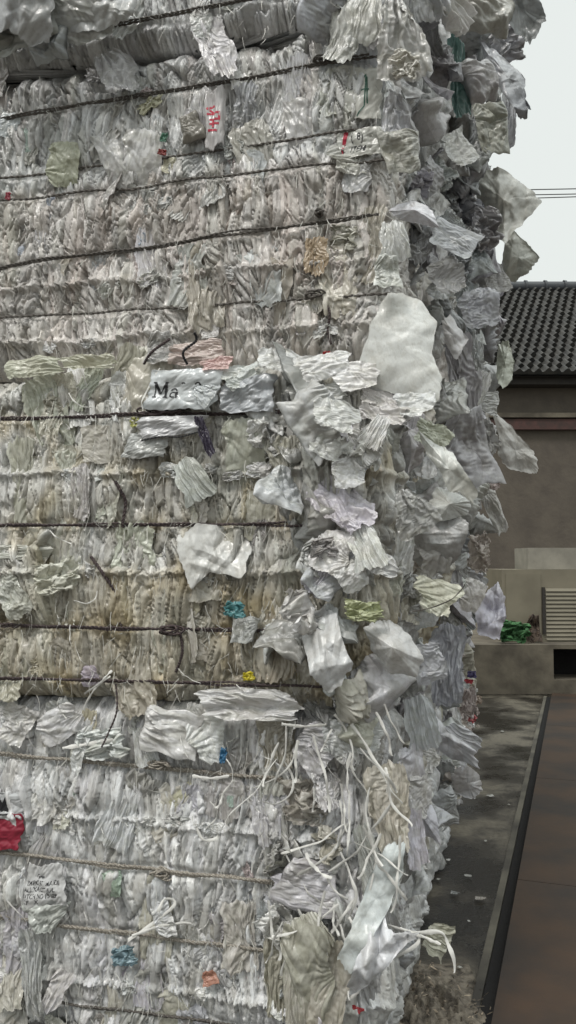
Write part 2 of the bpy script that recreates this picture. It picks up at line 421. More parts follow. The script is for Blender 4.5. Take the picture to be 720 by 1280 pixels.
def rot_basis(N_, roll):
    N_ = np.asarray(N_, float); N_ = N_ / np.linalg.norm(N_)
    X = np.cross(Z, N_); X /= np.linalg.norm(X) + 1e-9; Y = np.cross(N_, X)
    c, s = math.cos(roll), math.sin(roll)
    return X * c + Y * s, -X * s + Y * c, N_
def put(kind, name, parent, pos, size, nrm, roll=0.0, color=(.6, .6, .58), k=None, sm=False, zs=1.0, flip=False, label=None):
    if kind == 'fan' and (k is None or k % 2): kind = 'drape'
    if kind == 'sheet' and (k is None or k % 3) and random.random() < .65: kind = 'facet'
    k = random.randrange(len(PROTO[kind])) if k is None else k % len(PROTO[kind])
    o = link(name, proto_mesh(kind, k, sm), None, parent)
    X, Y, N_ = rot_basis(nrm, roll)
    w_, h_ = size; d = (w_ + h_) / 2 * zs
    if flip: w_ = -w_
    m = np.eye(4); m[:3, 0] = X * w_; m[:3, 1] = Y * h_; m[:3, 2] = N_ * d
    m[:3, 3] = np.asarray(pos) - np.array(parent_world(parent))
    # object transforms keep loc/rot/scale only, and this matrix has no shear
    o.matrix_basis = Matrix(m.tolist())
    o.color = (*color, 1)
    if label: o['label'] = label
    return o

WHITE = (.76, .765, .77); GREY = (.58, .585, .59); CREAM = (.66, .64, .575); LILAC = (.67, .66, .71); BLUE = (.58, .60, .62)
PINK = (.64, .57, .545); GREEN = (.60, .62, .54); BEIGE = (.52, .49, .425); DARK = (.27, .27, .28); PALE = (.76, .765, .765); TEAL = (.13, .22, .21)
def jit(c, a=.06):
    v = 1 + random.uniform(-a * 2, a * 1.3); return tuple(min(.8, x * v * (1 + random.uniform(-a, a) * .35)) for x in c)

# ------------------------------------------------------------------ setting: ground, wires, house
def ground_mat():
    m, n, b, o = mat_new('wet_concrete'); v = geovec(n)
    c = ramp(n, noise(n, 1.7, 8, v, .6), [(.40, (.015, .0135, .012)), (.49, (.045, .039, .031)), (.60, (.15, .132, .10))])
    c = mul(n, c, ramp(n, noise(n, 40, 6, v), [(.3, (.6, .58, .55)), (.6, (1, 1, 1))]), f=.8)
    n.links.new(c, b.inputs['Base Color'])
    r = ramp(n, noise(n, 1.7, 8, v, .6), [(.40, (.22, .22, .22)), (.60, (.6, .6, .6))]); n.links.new(r, b.inputs['Roughness'])
    bump(n, b, noise(n, 60, 8, v), .006, .6); return m
M_ground = ground_mat()
g = MB(); X = np.linspace(-1, 1, 60); X = np.sign(X) * np.abs(X) ** 2.2 * 400; Yv = X
gx, gy = np.meshgrid(X, Yv); gz = .006 * gn(gx * .8, gy * .8, 3) * (np.hypot(gx, gy) < 40)
g.grid(np.stack([gx, gy, gz - .006], -1)); tag(g.build('ground', M_ground, smooth=True), kind='structure')

M_rust = simple('rusty_steel_deck', (.045, .023, .010), .62, 2.2, c2=(.015, .010, .007), bsc=.003)
M_gap_dark = simple('dark_slot', (.006, .005, .005), .95, 10)  # near-black colour stands for the shade inside slot and recess
M_conc = simple('pale_concrete', (.13, .118, .092), .8, 2.4, c2=(.035, .031, .026), bsc=.004)
M_conc2 = simple('dock_concrete', (.15, .13, .098), .85, 3, c2=(.065, .055, .042), bsc=.006)
a1 = on_ground(690, 872); a0 = on_ground(618, 1280); dv = (a0 - a1) / np.linalg.norm(a0 - a1); a0 = a1 + dv * 12
nr = np.array([-dv[1], dv[0], 0.]);  nr = nr if nr[0] > 0 else -nr
wb = empty('weighbridge', a1, 'rusty brown steel weighbridge deck let into the yard beside the bales', 'weighbridge')
d = MB(); x1 = nr * 4.2
for k in range(6):
    p, q = a1 + dv * (k * 2.0 + .004), a1 + dv * ((k + 1) * 2.0 - .001)
    d.prism([p, q, q + x1, p + x1], .004, .055)
d.build('deck_plate', M_rust, wb)
e = MB(); e.prism([a1 - nr * .055, a0 - nr * .055, a0 - nr * .002, a1 - nr * .002], -.01, .006); e.build('edge_slot', M_gap_dark, wb)
e = MB(); e.prism([a1 - nr * .090, a0 - nr * .090, a0 - nr * .058, a1 - nr * .058], -.02, .014); e.build('edge_curb', M_conc, wb)

# house with the tiled roof
YH = 14.6
base_h = at(700, 700, YH); xl, xr = -5.0, 13.0
hz_e = at(690, 466, YH - .5)[2]; hz_r = at(690, 361, YH + 3)[2]
house = empty('tiled_roof_house', ((xl + xr) / 2, YH, 0), 'low brown walled building under a dark grey curved tile roof', 'building')
M_wall = simple('stained_render', (.100, .085, .068), .88, 3.2, c2=(.074, .062, .051), bsc=.008)
M_tile = simple('dark_roof_tile', (.040, .038, .034), .8, 6, c2=(.018, .018, .017), bsc=.004)
M_ridge = simple('ridge_tile', (.035, .038, .042), .5, 10, c2=(.02, .024, .03), bsc=.003)
M_beam = simple('red_painted_beam', (.070, .030, .025), .7, 9, c2=(.04, .022, .018))
M_under = simple('dark_timber', (.03, .026, .022), .8, 12)
b_ = MB(); b_.box((xl, YH, 0), (xr, YH + 6, hz_e + .1)); b_.build('wall', M_wall, house)
b_ = MB(); b_.box((xl - .3, YH - .32, hz_e - .16), (xr + .3, YH - .004, hz_e - .02)); b_.build('eave_board', M_under, house)
zl = at(700, 520, YH)[2]
b_ = MB(); b_.box((xl, YH - .16, zl - .05), (xr, YH - .003, zl + .03)); b_.build('ledge', M_conc2, house)
zb = at(700, 531, YH)[2]
b_ = MB(); b_.box((3.05, YH - .12, zb - .10), (xr, YH - .003, zb + .085)); b_.build('beam', M_beam, house)
# curved roof tiles, rows overlapping
nx = int((xr - xl + .6) / .02); xs = np.linspace(xl - .3, xr + .3, nx); rows = 19
P0 = np.array([0, YH - .5, hz_e]); P1 = np.array([0, YH + 3, hz_r]); sl = P1 - P0; nrmr = np.array([0, -sl[2], sl[1]]); nrmr /= np.linalg.norm(nrmr)
tl = MB(); pitch = .165
for r in range(rows):
    f0, f1 = r / rows, (r + 1.12) / rows
    jx = .02 * gn(xs * 6.1, xs * 0 + r * 2.3, 8)
    wv = .034 * np.cos((xs + (.5 * pitch if r % 2 else 0)) / pitch * 2 * np.pi) + .01 * gn(xs * 7, xs * 0 + r * 3, 5)
    lay = []
    for f, up, in ((f0, -.03), (f0, .052), (f1, .012)):
        q = P0 + sl * min(f, 1.0); pt = q[None] + nrmr[None] * (up + wv * (1 if up > 0 else 0) + (jx if up > 0 else 0))[:, None]; pt[:, 0] = xs; lay.append(pt)
    tl.grid(np.stack(lay))
tl.build('roof_tiles', M_tile, house)
rb = MB(); rb.add([(xl - .3, YH - .45, hz_e - .05), (xr + .3, YH - .45, hz_e - .05), (xr + .3, YH + 3, hz_r - .06), (xl - .3, YH + 3, hz_r - .06),
                   (xl - .3, YH + 6.4, hz_e), (xr + .3, YH + 6.4, hz_e), ], [(0, 1, 2, 3), (3, 2, 5, 4)])
rb.build('roof_deck', M_under, house)
rd = MB()
rd.tube([(xl - .3, YH + 3, hz_r + .02), ((xl + xr) / 2, YH + 3, hz_r + .03), (xr + .3, YH + 3, hz_r + .02)], .13, 10)
for k in range(43):
    x = xl + k * .42
    rd.tube([(x, YH + 3, hz_r + .02), (x + .05, YH + 3, hz_r + .02)], .165, 10)
rd.build('roof_ridge', M_ridge, house, True)

# dock, cabinet and things by the house
dk = on_ground(650, 868); YD = dk[1]; zt = at(650, 806, YD)[2]
dock = empty('loading_dock', (4, YD, 0), 'stained concrete loading dock in front of the tiled roof building', 'loading dock')
xo0 = at(692, 830, YD)[0]; xo1 = xo0 + 1.5; zo0 = at(700, 850, YD)[2]; zo1 = at(700, 806, YD)[2]
b_ = MB(); b_.box((-4.6, YD, 0), (xo0, YH - .35, zt)); b_.box((xo1, YD, 0), (9, YH - .35, zt))
b_.box((xo0, YD, 0), (xo1, YD + 1.2, zo0)); b_.box((xo0, YD + 1.2, 0), (xo1, YH - .35, zt)); b_.box((xo0 , YD, zt - .05), (xo1, YD + 1.2, zt))
b_.build('platform', M_conc2, dock)
b_ = MB(); b_.box((xo0 + .002, YD + .5, zo0 + .002), (xo1 - .002, YD + .55, zt - .052)); b_.build('recess_shade', M_gap_dark, dock)  # black sheet added to paint the shade inside the dock opening
M_cab = simple('khaki_painted_metal', (.185, .165, .12), .55, 2.5, c2=(.14, .125, .09), bsc=.001)
YC = YD + .35
def bxp(px0, py0, px1, py1, y, dep, name, mat, par, pad=0):
    a = at(px0, py0, y); c = at(px1, py1, y); m = MB(); m.box((a[0], y, c[2]), (c[0], y + dep, a[2])); return m.build(name, mat, par)
cabn = empty('metal_cabinet', at(675, 806, YC) * np.array([1, 1, 0]) + Z * zt, 'pale khaki metal cabinet with a slatted vent standing on the dock', 'cabinet')
a = at(627, 712, YC); c = at(900, 806, YC); m_ = MB(); m_.box((a[0], YC, zt), (c[0], YC + .9, a[2])); m_.build('cabinet_body', M_cab, cabn)
xv0 = at(681, 700, YC)[0]; zv1 = at(680, 734, YC)[2]; zv0 = at(680, 800, YC)[2]
m_ = MB()
for k in range(13):
    z0 = zv0 + (zv1 - zv0) * k / 13; m_.add([(xv0, YC - .02, z0), (xv0 + 1.5, YC - .02, z0), (xv0 + 1.5, YC - .002, z0 + .035), (xv0, YC - .002, z0 + .035)], [(0, 1, 2, 3)])
m_.build('vent_slats', M_cab, cabn)
m_ = MB(); m_.box((xv0 - .045, YC - .03, zt + .1), (xv0 - .012, YC - .002, zv1)); m_.build('door_edge', M_under, cabn)
m_ = MB(); m_.box((at(632, 720, YC)[0], YC - .014, zt + .05), (xv0 - .06, YC - .001, a[2] - .05)); m_.build('door_panel', M_cab, cabn)
pb = at(655, 685, YC + .3); pc = at(655, 712, YC + .3)
m_ = MB(); m_.box((pb[0], YC + .12, a[2] + .002), (pb[0] + 3, YC + .75, pb[2]))
tag(m_.build('stone_slab', simple('pale_slab', (.26, .245, .205), .8, 5, bsc=.002)), 'pale grey slab lying on top of the khaki cabinet', 'slab')
M_green = simple('green_net', (.07, .20, .075), .8, 40, c2=(.045, .11, .045), bsc=.01)
M_brown = simple('brown_cloth', (.085, .06, .042), .8, 20, c2=(.03, .02, .016), bsc=.01)
def lump(name, mat, pos, size, label, cat, kind='scrunch', k=1):
    o = bpy.data.objects.new(name, None)
    Q = PROTO[kind][k].copy(); n, m = Q.shape[:2]; Q = Q.reshape(-1, 3) * np.array([size[0], size[2], size[1]])
    Q = Q[:, [0, 2, 1]] * np.array([1, -1, 1]); Q[:, 2] -= Q[:, 2].min()
    o = link(name, mesh_np(name, Q, grid_faces(n, m, kind in ('pillow', 'sack'))), mat); o.location = tuple(pos)
    return tag(o, label, cat)
lump('net_bundle', M_green, np.array([at(640, 800, YD + .14)[0], YD + .14, zt]), (.55, .5, .36), 'bright green net bundle heaped at the front of the dock', 'net')
lump('cloth_bundle', M_brown, np.array([at(668, 800, YD + .2)[0], YD + .22, zt]), (.19, .3, .36), 'brown rag bundle beside the green net on the dock', 'rags', 'sack', 2)
# wires
M_wire = simple('cable', (.03, .03, .03), .6, 5)
for k, (py0, py1, word) in enumerate(((237.5, 236, 'uppermost'), (244, 242.5, 'middle'), (248.5, 246, 'lowest'))):
    p0 = at(640, py0, 34 + k * .6); p1 = at(720, py1, 34 + k * .6); dd = p1 - p0
    pts = [p0 + dd * t + Z * .002 * (t - .5) ** 2 for t in np.linspace(-22, 26, 60)]
    m_ = MB(); m_.tube(pts, .022, 5)
    if k == 2:
        c_ = p0 + dd * .15; m_.tube([c_ + Z * .02, c_ - Z * .22], .03, 5)
    tag(m_.build('power_line', M_wire, smooth=True), f'{word} of the three dark cables crossing the pale sky', 'cable', 'cables across the sky')

# ------------------------------------------------------------------ the bales
TIERS = [(0.0, 1.125), (1.13, 2.24), (2.25, 3.43), (3.44, 4.45)]
FOFF = [0.0, .03, -.10, -.04]
# rope rows of the front bales: (x0, y0, x1, y1, style)
ROPES = {
 0: [(-60, 935, 330, 972, 'pale'), (-60, 1056, 345, 1100, 'pale'), (-60, 1136, 345, 1188, 'pale'), (-60, 1235, 330, 1284, 'weathered')],
 1: [(-60, 527, 360, 516, 'dark'), (-60, 658, 440, 656, 'dark'), (-60, 781, 385, 790, 'dark'), (-60, 846, 400, 858, 'dark')],
 2: [(-60, 161, 480, 72, 'weathered'), (-60, 236, 480, 162, 'weathered'), (-60, 262, 480, 203, 'weathered'), (-60, 347, 480, 271, 'weathered'), (-60, 404, 475, 369, 'weathered')],
 3: [(60, 50, 480, -30, 'weathered')]}
BANDS = {0: [(-60, 1005, 330, 1040), (-60, 1210, 330, 1250)], 1: [(-60, 592, 360, 590), (-60, 716, 330, 716)], 2: [(-60, 436, 470, 405), (-60, 372, 470, 325)], 3: []}
def rope_fn(t, row):
    fo = FOFF[t]; s0, z0 = sz(on_face(row[0], row[1], fo)); s1, z1 = sz(on_face(row[2], row[3], fo))
    return lambda q: z0 + (z1 - z0) * (np.clip(q, -.3, 2.5) - s0) / (s1 - s0)
def disp(q, z, t, seed, coarse=False):
    z0, z1 = TIERS[t]
    qw = q + .022 * gn(q * 6, z * 3.5, seed) + .006 * gn(q * 22, z * 9, seed + 1)
    zw = z + .05 * gn(q * 9, z * 5, seed + 2) + .01 * gn(q * 22, z * 22, seed + 3)
    big = .028 * gn(q * 3, z * 3, seed + 4) + .016 * gn(q * 8, z * 8, seed + 6)
    f1, f2, cx, cy, dx, dy = vor(qw / .075, zw / .42, seed)
    h1 = _h(cx, cy, seed + 9); h2 = _h(cx, cy, seed + 10); h3 = _h(cx, cy, seed + 11)
    g1, g2, ex, ey, ddx, ddy = vor(qw / .026 + 3 * h1, zw / .22, seed + 20)
    k1 = _h(ex, ey, seed + 21); k2 = _h(ex, ey, seed + 22); k3 = _h(ex, ey, seed + 23)
    off = (h1 - .5) * .026 + (k1 - .5) * .017 + dx * (h3 - .5) * .03 + ddx * (k3 - .5) * .016 + ddy * (k2 - .5) * .012
    off = off - .017 * np.exp(-(f2 - f1) / .03) - .009 * np.exp(-(g2 - g1) / .05)
    th = (h2 - .5) * (1.0 if t == 2 else .6) + (.6 if t == 2 else .25) * gn(q * 2.2 + 4, z * 2.2, seed + 40)
    lx_ = dx * .075; lz_ = dy * .42; A = lx_ * np.cos(th) + lz_ * np.sin(th) + 3.1 * h1 + .04 * k1; Bq = -lx_ * np.sin(th) + lz_ * np.cos(th) + 2.3 * h2
    wr = crush(A * 23, Bq * 1.3, seed + 30) * .0052 * (.25 + 1.4 * h3) + pl(A * 80, Bq * 2.2, seed + 31, 0) * .0030 * (.2 + 1.4 * k1)
    wr = wr + np.where(h3 > .62, crush(qw * 16, zw * 8, seed + 32) * .007, 0)
    wr = wr - .022 * np.clip((ridge(A * 15, Bq * 1.8, seed + 35) - .88) / .12, 0, 1) - .013 * np.clip((ridge(A * 36, Bq * 4, seed + 36) - .80) / .2, 0, 1)
    if not coarse: wr = wr + pl(A * 150, Bq * 5, seed + 33, 0) * .0014
    # belly between the ropes
    damp = 0; pin = 0
    bel = .02 * np.sin(np.clip((z - z0) / (z1 - z0), 0, 1) * np.pi)
    for r in ROPES[t] if ROPES[t] else []:
        dz = z - rope_fn(t, r)(q)
        damp = np.maximum(damp, np.exp(-(dz / .017) ** 2)); pin = pin - .010 * np.exp(-(dz / .012) ** 2) - .008 * np.exp(-(dz / .05) ** 2)
    for r in BANDS[t]:
        dz = z - rope_fn(t, r)(q) + .006 * gn(q * 14, q * 0, 77)
        fr = np.exp(-(dz / .013) ** 2)
        pin = pin + fr * (.015 + .010 * ridge(q * 60, z * 60, 78)) * (.4 + .9 * (gn(q * 5, q * 0, 79) + .4))
    d = big + (off + wr) * (1 - .75 * damp) + bel + pin
    cc = (h1, h2, h3, k1, k2, k3)
    return d, cc
PAL = {0: [WHITE, GREY, GREY, CREAM, LILAC, BLUE, WHITE, (.5, .49, .46)],
       1: [CREAM, BEIGE, WHITE, BEIGE, CREAM, GREEN, GREY, (.47, .44, .36)],
       2: [GREY, WHITE, GREY, PINK, BLUE, (.55, .54, .50), GREEN, GREY],
       3: [GREY, WHITE, BLUE, GREY, LILAC, GREY, WHITE, GREY]}
def body(t, row, parent, side_off, L, D, d0, r=.13):
    """rounded box of crushed plastic; q runs along the front from the near corner, negative along the end face"""
    z0, z1 = TIERS[t]; front = row == 0
    res = .0036 if front else .012
    fo = FOFF[t] if front else 0
    o = C0 + V * d0 + NF * fo + NS * side_off
    Lq = L; Dq = D + fo
    # plan outline in (u, v): end face back -> corner -> front -> back
    segs = []
    vs = np.arange(Dq - .1, r, -max(res * 1.6, .006)); segs.append(np.stack([0 * vs, vs, -vs + r * .2146], 1))
    th = np.linspace(0, np.pi / 2, max(8, int(r * 1.57 / res)))[:-1]
    segs.append(np.stack([r - r * np.cos(th), r - r * np.sin(th), th * 0 + (th - np.pi / 4) * r], 1))
    us = np.arange(r, Lq, res); segs.append(np.stack([us, 0 * us, us - r * .2146], 1))
    segs.append(np.array([[Lq, .1, Lq + .2], [Lq, Dq - .15, Lq + 1], [Lq - .1, Dq, Lq + 1.2], [.1, Dq, Lq + 2]]))
    S = np.concatenate(segs); q = S[:, 2]
    pl = o[None] + U[None] * S[:, :1] + V[None] * S[:, 1:2]
    tg = np.roll(pl, -1, 0) - np.roll(pl, 1, 0); tg /= np.linalg.norm(tg, axis=1)[:, None]
    nrm = np.stack([-tg[:, 1], tg[:, 0], 0 * q], 1)
    if np.dot(nrm[len(vs) // 2], NS) < 0: nrm = -nrm
    nv = int((z1 - z0) / res); zz = np.linspace(z0, z1, nv)
    e = np.minimum(zz - z0, z1 - zz); inset = .07 * np.clip(1 - e / .08, 0, 1) ** 2
    Q, ZZ = np.meshgrid(q, zz)
    dd, cc = disp(Q, ZZ, t, 100 + t * 17 + row * 5, not front)
    fade = np.ones_like(Q); fade[:, -4:] = 0
    dd = dd * fade - inset[:, None]
    P = pl[None] + nrm[None] * dd[..., None]; P[..., 2] = ZZ + .01 * gn(Q * 6, ZZ * 6, 5)
    h1, h2, h3, k1, k2, k3 = cc
    pal = np.array(PAL[t]); c = pal[(h1 * 7.99).astype(int)] * .5 + pal[(k3 * 7.99).astype(int)] * .5
    c = c * (.72 + .46 * k2)[..., None] * (.98 + .12 * flatn(Q * 60, ZZ * 6, 12, 0))[..., None]; c = c * .5 + .5 * c.mean(-1, keepdims=True) * np.array([.99, 1.0, 1.005])
    if t == 2:       # lower half of the third bale is warmer and dustier
        wgt = np.clip((2.98 - .05 * gn(Q * 8, ZZ, 3) - ZZ) / .05, 0, 1)[..., None]; c = c * (1 - wgt) + wgt * (c * np.array([.98, .93, .89]))
    if t == 1:
        wgt = np.clip((1.62 - ZZ) / .1, 0, 1)[..., None]; c = c * (1 - wgt) + wgt * c * np.array([.90, .86, .77])
        st = np.clip(gn(Q * 4, ZZ * 5, 60) * 1.6 + gn(Q * 14, ZZ * 9, 61) * .8 - .1, 0, 1)
        for r_ in ROPES[1][1:]: st = np.maximum(st, np.clip(np.exp(-(np.abs(ZZ - rope_fn(1, r_)(Q)) / .05)) * (.5 + gn(Q * 9, ZZ * 4, 62)) * 1.3, 0, 1))
        c = c * (1 - st[..., None] * np.array([.24, .32, .48]))
    n, m = Q.shape
    verts = P.reshape(-1, 3); cc_ = c.reshape(-1, 3)
    top = P[-1].mean(0); bot = P[0].mean(0)
    f = grid_faces(n, m, True)
    verts = np.concatenate([verts, top[None], bot[None]]); cc_ = np.concatenate([cc_, cc_[:1], cc_[:1]])
    ti, bi = n * m, n * m + 1; j = np.arange(0, m); a = (n - 1) * m + j; b2 = (n - 1) * m + (j + 1) % m
    f = np.concatenate([f, np.stack([a, b2, np.full(m, ti), np.full(m, ti)], 1)[:0]])
    # caps as triangles in a second pass (kept as quads with a repeated centre are invalid)
    ring = np.clip(j[::2], 0, m - 1)
    cap = []
    for base, ctr in (((n - 1) * m, ti), (0, bi)):
        for x in range(0, m - 2, 2): cap.append((base + x, base + x + 1, base + x + 2, ctr) if ctr == ti else (base + x + 2, base + x + 1, base + x, ctr))
    f = np.concatenate([f, np.array(cap)])
    verts = verts - np.array(parent_world(parent))
    return link('bale_body', mesh_np('bale_body', verts, f, cc_), M_body, parent)

# ropes -------------------------------------------------------
def surf_off(t, s, z):
    d, _ = disp(np.array([[s - .0279]]), np.array([[z]]), t, 100 + t * 17, True); return float(d[0, 0])
def twine(mb, pts, r, turns, c=(1, 1, 1), k=5, strands=2):
    pts = np.asarray(pts); n = len(pts); ph = np.linspace(0, turns * 2 * np.pi, n)
    t = np.gradient(pts, axis=0); t /= np.linalg.norm(t, axis=1)[:, None] + 1e-9
    ref = np.array([.1, .2, .97]) if abs(t[n // 2][2]) < .8 else np.array([1, 0, 0.1])
    a = np.cross(t, ref); a /= np.linalg.norm(a, axis=1)[:, None]; b = np.cross(t, a)
    for s in range(strands):
        p2 = ph + s * 2 * np.pi / strands
        mb.tube(pts + r * .85 * (np.cos(p2)[:, None] * a + np.sin(p2)[:, None] * b), r, k, c)
def rope_pts(t, row, sa=-.06, sb=2.0, n=260, lift=.021, seed=0):
    fn = rope_fn(t, row); ss = np.linspace(sa, sb, n); zz = fn(ss) + .0045 * gn(ss * 5, ss * 0 + seed, 44) + .0025 * gn(ss * 40, ss * 0, 45)
    d, _ = disp(ss[None] - .0279, zz[None], t, 100 + t * 17, True); d = d[0]
    k = np.ones(21) / 21; dm = np.convolve(np.pad(np.maximum(d, -.015), 10, 'edge'), k, 'valid')
    return C0 + U * ss[:, None] + NF * (FOFF[t] + dm + lift)[:, None] + Z * zz[:, None]
STY = {'dark': M_dark, 'pale': M_rope_pale, 'weathered': M_rope}
def knot(t, px, py, mat, parent, size=.03):
    p = on_face(px, py, FOFF[t] + .02); mb = MB()
    for k in range(4):
        th = np.linspace(0, 2 * np.pi, 26); ph = random.uniform(0, 6); a_ = size * random.uniform(.6, 1.5); b_ = size * random.uniform(.2, .45)
        pts = p + U * (a_ * np.cos(th + ph) + random.uniform(-.01, .01))[:, None] + Z * (b_ * np.sin(th + ph) + random.uniform(-.006, .006))[:, None] + NF * (.012 + .012 * np.sin(2 * th + k))[:, None]
        mb.tube(pts, .0035, 5)
    mb.build('knot', mat, parent, True)
def loose_end(t, pix, mat, parent, r=.0035, off=.02, name='loose_twine'):
    pts = [on_face(x, y, FOFF[t] + off + .012 * (i % 2)) for i, (x, y) in enumerate(pix)]
    mb = MB(); twine(mb, smoothpath(pts, 50), r, 9); return mb.build(name, mat, parent, True)

SIDE = [[.0, .02, .03, .05], [.0, .10, .12, .14], [.0, .12, .18, .22], [.0, .13, .22, .30]]     # how far each stands out at the end face
LBL = [['front bottom bale of crushed white and grey plastic sacks, written bag at its left',
        'middle front bale of cream and beige crushed sacks with dark ropes, lettered bag on it',
        'third bale up at the front, grey crushed sacks tied with five thin slanting ropes',
        'topmost front bale, cut off by the photo edge, with a smooth grey bag hanging over'],
       ['bottom bale just behind the front bottom bale at the stack end', 'second bale up, directly behind the beige front bale with white sacks hanging out',
        'third bale up, directly behind the five rope bale, pale sacks bulging right', 'topmost bale behind the front column with teal sheet and grey sacks'],
       ['bottom bale in the third row back along the yard', 'second bale up in the third row back, lilac and white bag at its edge',
        'third bale up in the third row back, white wedge bag sticking out', 'topmost bale in the third row back, large pale bag against the sky'],
       ['bottom bale in the farthest row with mixed pink scraps', 'second bale up in the farthest row, level with the red beam',
        'third bale up in the farthest row beside the tiled roof', 'topmost bale in the farthest row, outlined against the pale sky']]
BALE = {}
RD = 1.28
for row in range(4):
    for t in range(4):
        d0 = row * (RD + .03)
        base = C0 + V * (d0 + RD / 2) + U * 1.0 + Z * TIERS[t][0]
        BALE[row, t] = empty('plastic_bale', base, LBL[row][t], 'bale', 'bales of crushed plastic sacks in the stack')
        body(t, row, BALE[row, t], SIDE[t][row] , 2.1 if row == 0 else 2.0, RD, d0)

for t in range(4):
    par = BALE[0, t]
    for k, r in enumerate(ROPES[t]):
        mb = MB(); mt = STY[r[4]]; rad = {'dark': .0029, 'pale': .0040, 'weathered': .0029}[r[4]]
        twine(mb, rope_pts(t, r, sa=({0: .33, 1: .16}.get(t, .02)) - (.0 if k % 2 else .05), seed=k), rad, 70 if r[4] != 'weathered' else 45)
        if r[4] != 'weathered' or k in (0, 3):
            twine(mb, rope_pts(t, r, sa=.3 if t < 2 else 0.05, lift=.026, seed=k + 8) + Z * .005, rad * .8, 50)
        mb.build('rope', mt, par, True)

# ---- bag placing helpers
def F(t, px, py, w, h, kind='sheet', color=WHITE, roll=0, off=.03, tilt=(0, 0), k=None, sm=False, zs=.8, name='bag', label=None):
    """a bag on the front face of tier t; width/height in photo pixels"""
    p = on_face(px, py, FOFF[t] + off); dep = p[1]; s = dep / FPX
    n = NF + NS * tilt[0] + Z * tilt[1]
    return put(kind, name, BALE[0, t], p, (w * s, h * s), n, R(roll), jit(color), k, sm, zs, label=label)
def S(row, t, px, py, w, h, kind='sheet', color=WHITE, roll=0, dep=None, yaw=0, up=0, k=None, sm=False, zs=.8, name='bag', label=None):
    """a bag on the end face of bale (row, t): centre pixel, depth in metres"""
    if dep is None: dep = 2.75 + row * 1.27
    p = at(px, py, dep); s = dep / FPX
    n = np.array([math.sin(R(yaw)), -math.cos(R(yaw)), up])
    return put(kind, name, BALE[row, t], p, (w * s, h * s), n, R(roll), jit(color), k, sm, zs, label=label)

# ------------------------------------------------------------------ crushed bags all over the front faces
def yband(t):          # picture rows covered by the tier at x
    return {0: (895, 1330), 1: (470, 870), 2: (95, 425), 3: (-60, 60)}[t]
FACEPAL = {0: [WHITE, GREY, (.52, .51, .48), CREAM, LILAC, (.5, .5, .49)], 1: [CREAM, BEIGE, WHITE, CREAM, (.5, .48, .42), GREEN],
           2: [GREY, WHITE, (.52, .51, .49), BLUE, GREY], 3: [GREY, WHITE, BLUE]}
for t, cnt in ((0, 62), (1, 56), (2, 66), (3, 14)):
    y0, y1 = yband(t)
    xr_ = {0: 350, 1: 380, 2: 470, 3: 470}[t]
    for i in range(cnt):
        px = random.uniform(-20, xr_); f = random.random()
        py = y0 + (y1 - y0) * f - (px * .08 if t == 2 else 0)
        kind = random.choices(['pleat', 'sheet', 'scrunch', 'fan'], [6, 2.4, 1.4, 1])[0]
        w_ = random.uniform(32, 72); h_ = w_ * random.uniform(1.1, 2.0)
        if kind == 'scrunch': w_ *= .7; h_ = w_ * random.uniform(.8, 1.2)
        c = random.choice(FACEPAL[t])
        if t == 2 and py > 270 and random.random() < .45: c = random.choice([PINK, CREAM, BEIGE])
        if t == 1 and py > 740: c = random.choice([BEIGE, BEIGE, CREAM, (.40, .36, .28)])
        F(t, px, py, w_, h_, kind, c, random.gauss(0, 14), off=random.uniform(-.012, .012), tilt=(random.gauss(0, .15), random.gauss(0, .12)), zs=random.uniform(.45, .8), name='crushed_bag')

for i in range(44):          # faint tints: worn prints and coloured film between the white
    t = random.choice([0, 0, 1, 2, 2]); y0, y1 = yband(t)
    w_ = random.uniform(10, 30)
    F(t, random.uniform(0, 340 if t < 2 else 460), random.uniform(y0 + 10, y1 - 20), w_, w_ * random.uniform(1, 2.2), random.choice(['pleat', 'sheet', 'scrunch']),
      random.choice([(.50, .60, .55), (.62, .52, .53), (.50, .55, .64), (.62, .60, .46), (.56, .50, .60), (.42, .44, .46), (.36, .35, .34)]), random.gauss(0, 25), off=random.uniform(-.004, .012), zs=.6, name='tinted_bag')
# white puffs pressed out along the hidden bands
for t in (0, 1, 2):
    for bi, r in enumerate(BANDS[t]):
        for i in range(13 if t == 1 else 8):
            f = random.random(); px = r[0] + (r[2] - r[0]) * f; py = r[1] + (r[3] - r[1]) * f
            if px < -15: continue
            F(t, px, py + random.uniform(-5, 5), random.uniform(18, 44), random.uniform(12, 24), random.choice(['scrunch', 'sheet']), PALE if t == 1 else WHITE, random.gauss(0, 25), off=.016, zs=.9, name='puffed_bag')

# ------------------------------------------------------------------ loose bags round the near corner (bottom and middle bales)
cornerpal = [WHITE, GREY, GREY, PALE, (.45, .45, .44), LILAC, BLUE, CREAM, (.40, .40, .40)]
def corner_fill(t, n, y0, y1, xa, xb, pal, smin=45, smax=95, dmin=0, dmax=.22):
    for i in range(n):
        f = (i + random.random()) / n; py = y0 + (y1 - y0) * f
        lo, hi = xa(py), xb(py); g = random.random(); px = lo + (hi - lo) * g
        w_ = random.uniform(smin, smax); kind = random.choices(['pillow', 'sack', 'sheet', 'fan', 'scrunch', 'pleat'], [2, 3.2, 4, 2, 1.6, 1])[0]
        h_ = w_ * random.uniform(.8, 1.6)
        edge = np.clip((px - 440) / 110, 0, 1)
        p = on_face(min(px, 470), py, FOFF[t]); dep = p[1] - random.uniform(dmin, dmax) * (1 - .5 * edge) + .55 * edge + .05
        S(0, t, px, py, w_, h_, kind, random.choice(pal), random.uniform(-55, 55), dep, random.gauss(25, 42), random.gauss(.15, .6), zs=random.uniform(.9, 1.5), name='loose_bag')
